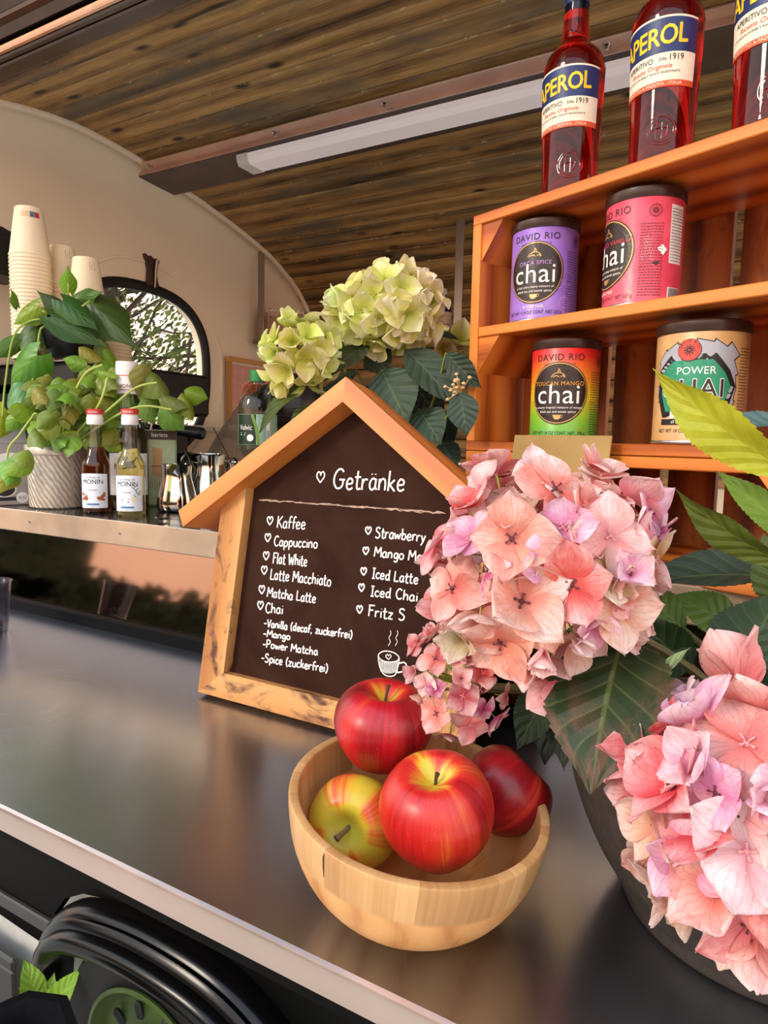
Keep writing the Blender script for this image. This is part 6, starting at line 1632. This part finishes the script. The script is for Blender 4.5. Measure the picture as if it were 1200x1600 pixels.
mb.build('print', [plain('print_pink', (214, 160, 148), 0.7), plain('fruit_orange', (214, 104, 66), 0.7), plain('fruit_rind', (226, 176, 156), 0.7)], fr, smooth=False)
mb = MB(); mb.box((XL+0.05, 2.0, 0.39), (0.10, 0.9, 0.02), bev=0.003); struct(mb.build('trim_5', CREAM, None, smooth=False))

# dark latch above the window
q = P(238, 425, X=XL+0.012)
hk = thing('window_catch', 'dark brown catch with metal pin above the arched window', 'catch', (XL+0.002, q.y, q.z))
mb = MB()
out = [(-0.030, 0.052), (-0.018, 0.046), (-0.008, 0.050), (0.004, 0.042), (0.016, 0.046), (0.026, 0.036), (0.016, 0.030), (0.014, 0.0), (0.020, -0.030), (0.028, -0.044), (-0.026, -0.046), (-0.018, -0.024), (-0.016, 0.008), (-0.024, 0.034)]
mb.prism(out[::-1], lambda p: (0.0, p[0], p[1]), lambda p: (0.014, p[0], p[1])); mb.build('plate', plain('catch_brown', (66, 44, 38), 0.45), hk, smooth=False)
mb = MB(); mb.tube([(0.016, 0.022, 0.036), (0.026, 0.006, 0.034), (0.022, 0.004, 0.0), (0.018, 0.003, -0.05)], [0.005, 0.006, 0.005, 0.003], 8); mb.build('pin', GREYMET, hk)
# black speaker on the wall at far left
q = P(-14, 398, X=XL+0.06)
sp_k = thing('wall_speaker', 'black rounded box on the end wall at the far left', 'speaker', (XL, q.y-0.03, q.z))
mb = MB(); sec = [(-0.10, -0.055), (0.10, -0.055), (0.10, 0.02), (0.08, 0.048), (0.03, 0.062), (-0.10, 0.062)]
mb.prism(sec, lambda p: (0.11, p[0], p[1]), lambda p: (0.0, p[0], p[1])); mb.build('housing', BLACKPL, sp_k, smooth=False)
mb = MB(); mb.box((0.111, -0.01, 0.0), (0.003, 0.15, 0.085), bev=0.001); mb.build('grille', BLACKRUB, sp_k, smooth=False)

# person bending forward behind the bar
per = thing('person', 'person in a taupe top bending forward behind the bar, dark hair', 'person', (-1.12, 1.80, -0.95))
J = lambda px, py, D: P(px, py, D=D)-per.location
cen = J(372, 735, 2.05)
def skin_obj(name, pts, edges, rads, m, root=0, sub=2):
    me = bpy.data.meshes.new(name); me.from_pydata([tuple(p) for p in pts], edges, []); me.materials.append(m)
    o = bpy.data.objects.new(name, me); COL.objects.link(o); o.parent = per
    s = o.modifiers.new('skin', 'SKIN')
    for i, r in enumerate(rads):
        me.skin_vertices[0].data[i].radius = (r, r) if not isinstance(r, tuple) else r; me.skin_vertices[0].data[i].use_root = (i == root)
    s.use_smooth_shade = True
    u = o.modifiers.new('sub', 'SUBSURF'); u.levels = sub; u.render_levels = sub
    return o
pel = Vector((-0.06, 0.10, 0.86)); chest = J(358, 752, 2.12); upper = J(360, 668, 2.10); neck = J(428, 655, 2.07); skull = J(468, 640, 2.05)
shR = upper+Vector((0.11, -0.06, -0.05)); shL = upper+Vector((0.06, 0.15, 0.0))
elR = shR+Vector((0.14, 0.10, -0.16)); wrR = elR+Vector((0.20, 0.05, -0.04)); elL = shL+Vector((0.18, 0.04, -0.20)); wrL = elL+Vector((0.20, -0.06, -0.08))
clo = NT('taupe_knit'); nz = clo.noise(clo.obj(), 14, 4); fl_ = clo.noise(clo.mapping(clo.obj(), (5, 5, 1.5)), 3, 3); clo.color(clo.ramp(nz, [(0.3, srgb(120, 100, 82)), (0.7, srgb(150, 128, 106))])); clo.set(rough=0.85); clo.bump(fl_, 0.8, 0.02)
skm = plain('skin', (196, 140, 112), 0.5, var=0.05); sk2 = NT('skin_soft'); sk2.set(col=srgb(196, 140, 112), rough=0.5, sss=0.1)
# body: one continuous surface, pelvis to head, arms with fingers, legs
pts = [pel, chest, upper, neck, skull+Vector((-0.02, 0, 0.0)), skull+Vector((0.05, -0.02, -0.035))]
ed = [(0, 1), (1, 2), (2, 3), (3, 4), (4, 5)]; rd = [0.12, 0.10, 0.085, 0.050, 0.085, 0.068]
def add_limb(start, chain):
    a = start
    for p, r in chain:
        pts.append(p); rd.append(r); ed.append((a, len(pts)-1)); a = len(pts)-1
    return a
for sh_, el_, wr_ in ((shR, elR, wrR), (shL, elL, wrL)):
    w = add_limb(2, [(sh_, 0.055), (el_, 0.042), (wr_, 0.027), (wr_+(wr_-el_).normalized()*0.055, 0.030)])
    fd = (wr_-el_).normalized(); sd_ = fd.cross(Vector((0, 0, 1))).normalized()
    for k, (o_, L) in enumerate(((-0.028, 0.062), (-0.010, 0.072), (0.009, 0.068), (0.027, 0.052))):
        b = pts[w]+fd*0.035+sd_*o_; add_limb(w, [(b, 0.010), (b+fd*L*0.5+Vector((0, 0, -0.010)), 0.009), (b+fd*L+Vector((0, 0, -0.034)), 0.0075)])
    tb = pts[w-1]+fd*0.02+sd_*-0.034; add_limb(w, [(tb, 0.011), (tb+fd*0.04+sd_*-0.018+Vector((0, 0, -0.012)), 0.009)])
for sg in (-1, 1):
    hip = pel+Vector((0.02, 0.09*sg, -0.06)); add_limb(0, [(hip, 0.088), (Vector((hip.x+0.05, hip.y, 0.48)), 0.060), (Vector((hip.x-0.01, hip.y, 0.10)), 0.040), (Vector((hip.x+0.02, hip.y, 0.035)), 0.036), (Vector((hip.x+0.15, hip.y, 0.028)), 0.027)])
skin_obj('body', pts, ed, rd, sk2.mat)
cp = [pel, chest, upper, upper.lerp(neck, 0.75)]; ce = [(0, 1), (1, 2), (2, 3)]; cr_ = [0.165, 0.215, 0.235, 0.115]
for sh_, el_, wr_ in ((shR, elR, wrR), (shL, elL, wrL)):
    k = len(cp); cp += [sh_, el_, el_.lerp(wr_, 0.85)]; cr_ += [0.090, 0.066, 0.046]; ce += [(2, k), (k, k+1), (k+1, k+2)]
skin_obj('sweater', cp, ce, cr_, clo.mat)
tp_ = [pel+Vector((0, 0, 0.02))]; te = []; tr_ = [0.145]
for sg in (-1, 1):
    hip = pel+Vector((0.02, 0.09*sg, -0.06)); k = len(tp_); tp_ += [hip, Vector((hip.x+0.05, hip.y, 0.48)), Vector((hip.x-0.01, hip.y, 0.11))]; tr_ += [0.104, 0.076, 0.056]; te += [(0, k), (k, k+1), (k+1, k+2)]
skin_obj('trousers', tp_, te, tr_, plain('dark_cloth', (30, 30, 34), 0.85))
hr = NT('dark_hair'); hn = hr.noise(hr.mapping(hr.obj(), (6, 6, 90)), 3, 3); hr.color(hr.ramp(hn, [(0.35, srgb(16, 12, 12)), (0.7, srgb(44, 34, 32))])); hr.set(rough=0.4); hr.bump(hn, 0.4, 0.003)
mb = MB()
def hair(u, v):
    a = 2*PI*u; t_ = v*PI*0.70; d = Vector((math.sin(t_)*math.cos(a), math.sin(t_)*math.sin(a), math.cos(t_)))
    return tuple(skull+Vector((-0.02, 0, 0.004))+Vector((d.x*0.108, d.y*0.098, d.z*0.104))*(1+0.02*math.sin(a*14)))
mb.grid(hair, 60, 18, flip=True); o = mb.build('hair', hr.mat, per, angle=180); s_ = o.modifiers.new('solid', 'SOLIDIFY'); s_.thickness = 0.012
mb = MB(); b0 = skull+Vector((-0.08, 0.0, 0.05)); mb.tube(smooth_curve([tuple(b0), tuple(b0+Vector((-0.03, -0.03, -0.02))), tuple(b0+Vector((0.02, -0.10, -0.12))), tuple(b0+Vector((0.06, -0.11, -0.22)))], 6), [0.036]*6+[0.032]*6+[0.024]*6+[0.010], 12); mb.build('hair_tail', hr.mat, per)
# face: nose, mouth, eyes, ears on the lowered head
fc = skull+Vector((0.05, -0.02, -0.035)); fdv = Vector((0.80, -0.25, -0.55)).normalized(); upv = (Vector((0, 0, 1))-fdv*fdv.z).normalized(); sdv = fdv.cross(upv)
mb = MB(); mb.tube([fc+fdv*0.060+upv*0.030, fc+fdv*0.082+upv*0.004, fc+fdv*0.092-upv*0.012, fc+fdv*0.066-upv*0.018], [0.008, 0.010, 0.012, 0.006], 8); mb.build('nose', sk2.mat, per)
mb = MB(); mb.tube([fc+fdv*0.060-upv*0.040+sdv*x for x in (-0.022, 0, 0.022)], [0.003, 0.006, 0.003], 8); mb.build('mouth', plain('lips', (176, 92, 84), 0.5), per)
for sg in (-1, 1):
    mb = MB(); mb.lathe([(0.001, -0.011), (0.008, -0.008), (0.011, 0), (0.008, 0.008), (0.001, 0.011)], 12, c=fc+fdv*0.054+upv*0.024+sdv*(0.030*sg)); mb.build('eye', plain('eye_dark', (40, 28, 24), 0.2), per)
    mb = MB(); c_ = skull+sdv*(0.086*sg)-upv*0.01; mb.tube([c_+upv*0.03, c_+upv*0.025-fdv*0.015+sdv*0.01*sg, c_-fdv*0.012+sdv*0.012*sg, c_-upv*0.028], [0.006, 0.009, 0.009, 0.006], 8); mb.build('ear', sk2.mat, per)

# ------------------------------------------------------------------ below the counter: wheel, fender, plants
fen = thing('wheel_fender', 'glossy black ribbed fender arching over the wheel below the counter', 'fender', (-0.90, 0.80, -0.70))
path = smooth_curve([(x+0.90, z+0.70) for x, z in [(-1.235, -0.735), (-1.232, -0.70), (-1.222, -0.640), (-1.185, -0.590), (-1.12, -0.553), (-1.01, -0.530), (-0.9, -0.524), (-0.78, -0.534), (-0.69, -0.565), (-0.62, -0.62), (-0.575, -0.70), (-0.565, -0.76)]], 6)
prof = [(0.0, 0.022), (-0.020, 0.024), (-0.050, 0.020), (-0.060, 0.008), (-0.072, 0.010), (-0.080, 0.004), (-0.085, -0.006), (-0.105, -0.010), (-0.116, -0.022), (-0.118, -0.040), (-0.108, -0.050), (-0.07, -0.045), (0.0, -0.040)]
vs, fs = [], []
for i, (x, z) in enumerate(path):
    a = path[max(i-1, 0)]; b = path[min(i+1, len(path)-1)]; tx, tz = b[0]-a[0], b[1]-a[1]; L = math.hypot(tx, tz); nx, nz_ = -tz/L, tx/L
    for dy, dn in prof: vs.append((x+0.03+nx*dn*0.9, dy*0.72, z-0.012+nz_*dn*0.9))
k = len(prof)
for i in range(len(path)-1):
    for j in range(k-1): fs.append((i*k+j, i*k+j+1, (i+1)*k+j+1, (i+1)*k+j))
mb = MB(); mb.add(vs, fs); mb.build('fender_shell', plain('fender_black', (9, 8, 8), 0.2, var=0.1, spec=0.3), fen, angle=50)
wh = thing('wheel', 'caravan wheel with a green slotted rim inside the black fender', 'wheel', (-0.90, 0.83, -0.79))
mb = MB()
tyre = [(0.150, -0.07), (0.190, -0.085), (0.225, -0.078), (0.240, -0.05), (0.243, 0.0), (0.240, 0.05), (0.225, 0.078), (0.150, 0.07)]
mb.lathe(tyre, 64, cap0=False, cap1=False); mb.tf(Matrix.Rotation(PI/2, 4, 'X')); mb.build('tyre', BLACKRUB, wh)
mb = MB(); mb.lathe([(0.158, 0.074), (0.160, 0.080), (0.152, 0.082), (0.140, 0.060), (0.120, 0.052), (0.070, 0.070), (0.045, 0.074), (0.0, 0.075)], 64, cap0=False); mb.tf(Matrix.Rotation(PI/2, 4, 'X')); mb.build('rim', plain('rim_green', (62, 80, 30), 0.45, var=0.1), wh, angle=50)
for i in range(10):
    a = 2*PI*i/10; mb = MB(); mb.box((0.108*math.cos(a), -0.062, 0.108*math.sin(a)), (0.034, 0.012, 0.016), rot=Matrix.Rotation(-a, 3, 'Y'), bev=0.005); mb.build('slot', BLACKRUB, wh, smooth=False)
# black boxes and weeds beside the wheel
q = P(19, 1503, Y=0.745)
bx = thing('upright_board', 'black upright board standing on the ground at the bottom left corner', 'board', (q.x-0.15, 0.752, -1.05)); bh = q.z+1.05
mb = MB(); mb.box((0, 0, bh/2-0.02), (0.29, 0.010, bh-0.02), bev=0.008); mb.build('panel', BLACKPL, bx, angle=30)
mb = MB(); mb.box((0, 0, bh-0.015), (0.30, 0.014, 0.03), bev=0.008); mb.build('top_rail', BLACKPL, bx, angle=30)
q = P(40, 1590, Y=0.60)
cr2 = thing('plastic_tray', 'black plastic plant tray at the bottom edge, in front of the green weed', 'tray', (q.x, 0.58, -1.05)); zt_ = q.z+1.05-0.03
mb = MB()
sec = [(0, 0), (0.07, 0), (0.088, zt_), (0.096, zt_), (0.096, zt_+0.012), (0.080, zt_+0.012), (0.065, zt_-0.05), (0, zt_-0.05)]
mb.lathe(sec, 8, cap0=False, cap1=False); mb.build('tray_body', plain('tray_black', (22, 22, 26), 0.3), cr2, smooth=False)
def weed(label, px, py, Y, n, L, col, seed):
    q = P(px, py, Y=Y); r_ = Vector((q.x, q.y, -1.05)); w = thing('weed', label, 'weed', r_, 0); rn = random.Random(seed); top = q.z
    mb = MB(); mb.tube([(0, 0, 0), (0.01, 0, (top+1.05)*0.5), (0, 0, top+1.05)], [0.006, 0.005, 0.003], 6); mb.build('stalk', STEM, w)
    for i in range(n):
        c = q+Vector((0.004*i, 0, -0.012*i)); t_ = c+CR*L*(-0.35+0.75*(i % 3)/2+rn.uniform(-.1, .1))+Vector((0, rn.uniform(-.01, .02), L*rn.uniform(0.7, 1.0)))
        put_leaf(w, HYDC[i % 2], c, t_, tocam(c, 0.2, rn.uniform(-.3, .3)), 0.62, vcol(col, 10))
weed('bright green weed with toothed leaves beside the black board', 62, 1580, 0.70, 5, 0.10, (150, 186, 60), 5)
weed('dim green weed growing by the wheel fender', 168, 1485, 0.90, 4, 0.06, (96, 116, 44), 9)
mb = MB(); rn = random.Random(12)
for i in range(700):
    x, y = rn.uniform(-1.52, -1.02), rn.uniform(0.88, 1.35); h = rn.uniform(0.03, 0.16); a = rn.uniform(0, 6.28); dx, dy = math.cos(a)*0.004, math.sin(a)*0.004; lx, ly = rn.gauss(0, .05), rn.gauss(0, .05)
    mb.add([(x-dx, y-dy, -1.05), (x+dx, y+dy, -1.05), (x+lx, y+ly, -1.05+h)], [(0, 1, 2)])
tag(mb.build('dry_grass', plain('grass_dim', (86, 84, 44), 0.8, var=0.3), None, smooth=False), 'patch of dry grass on the ground beside the wheel', 'grass', kind='stuff')
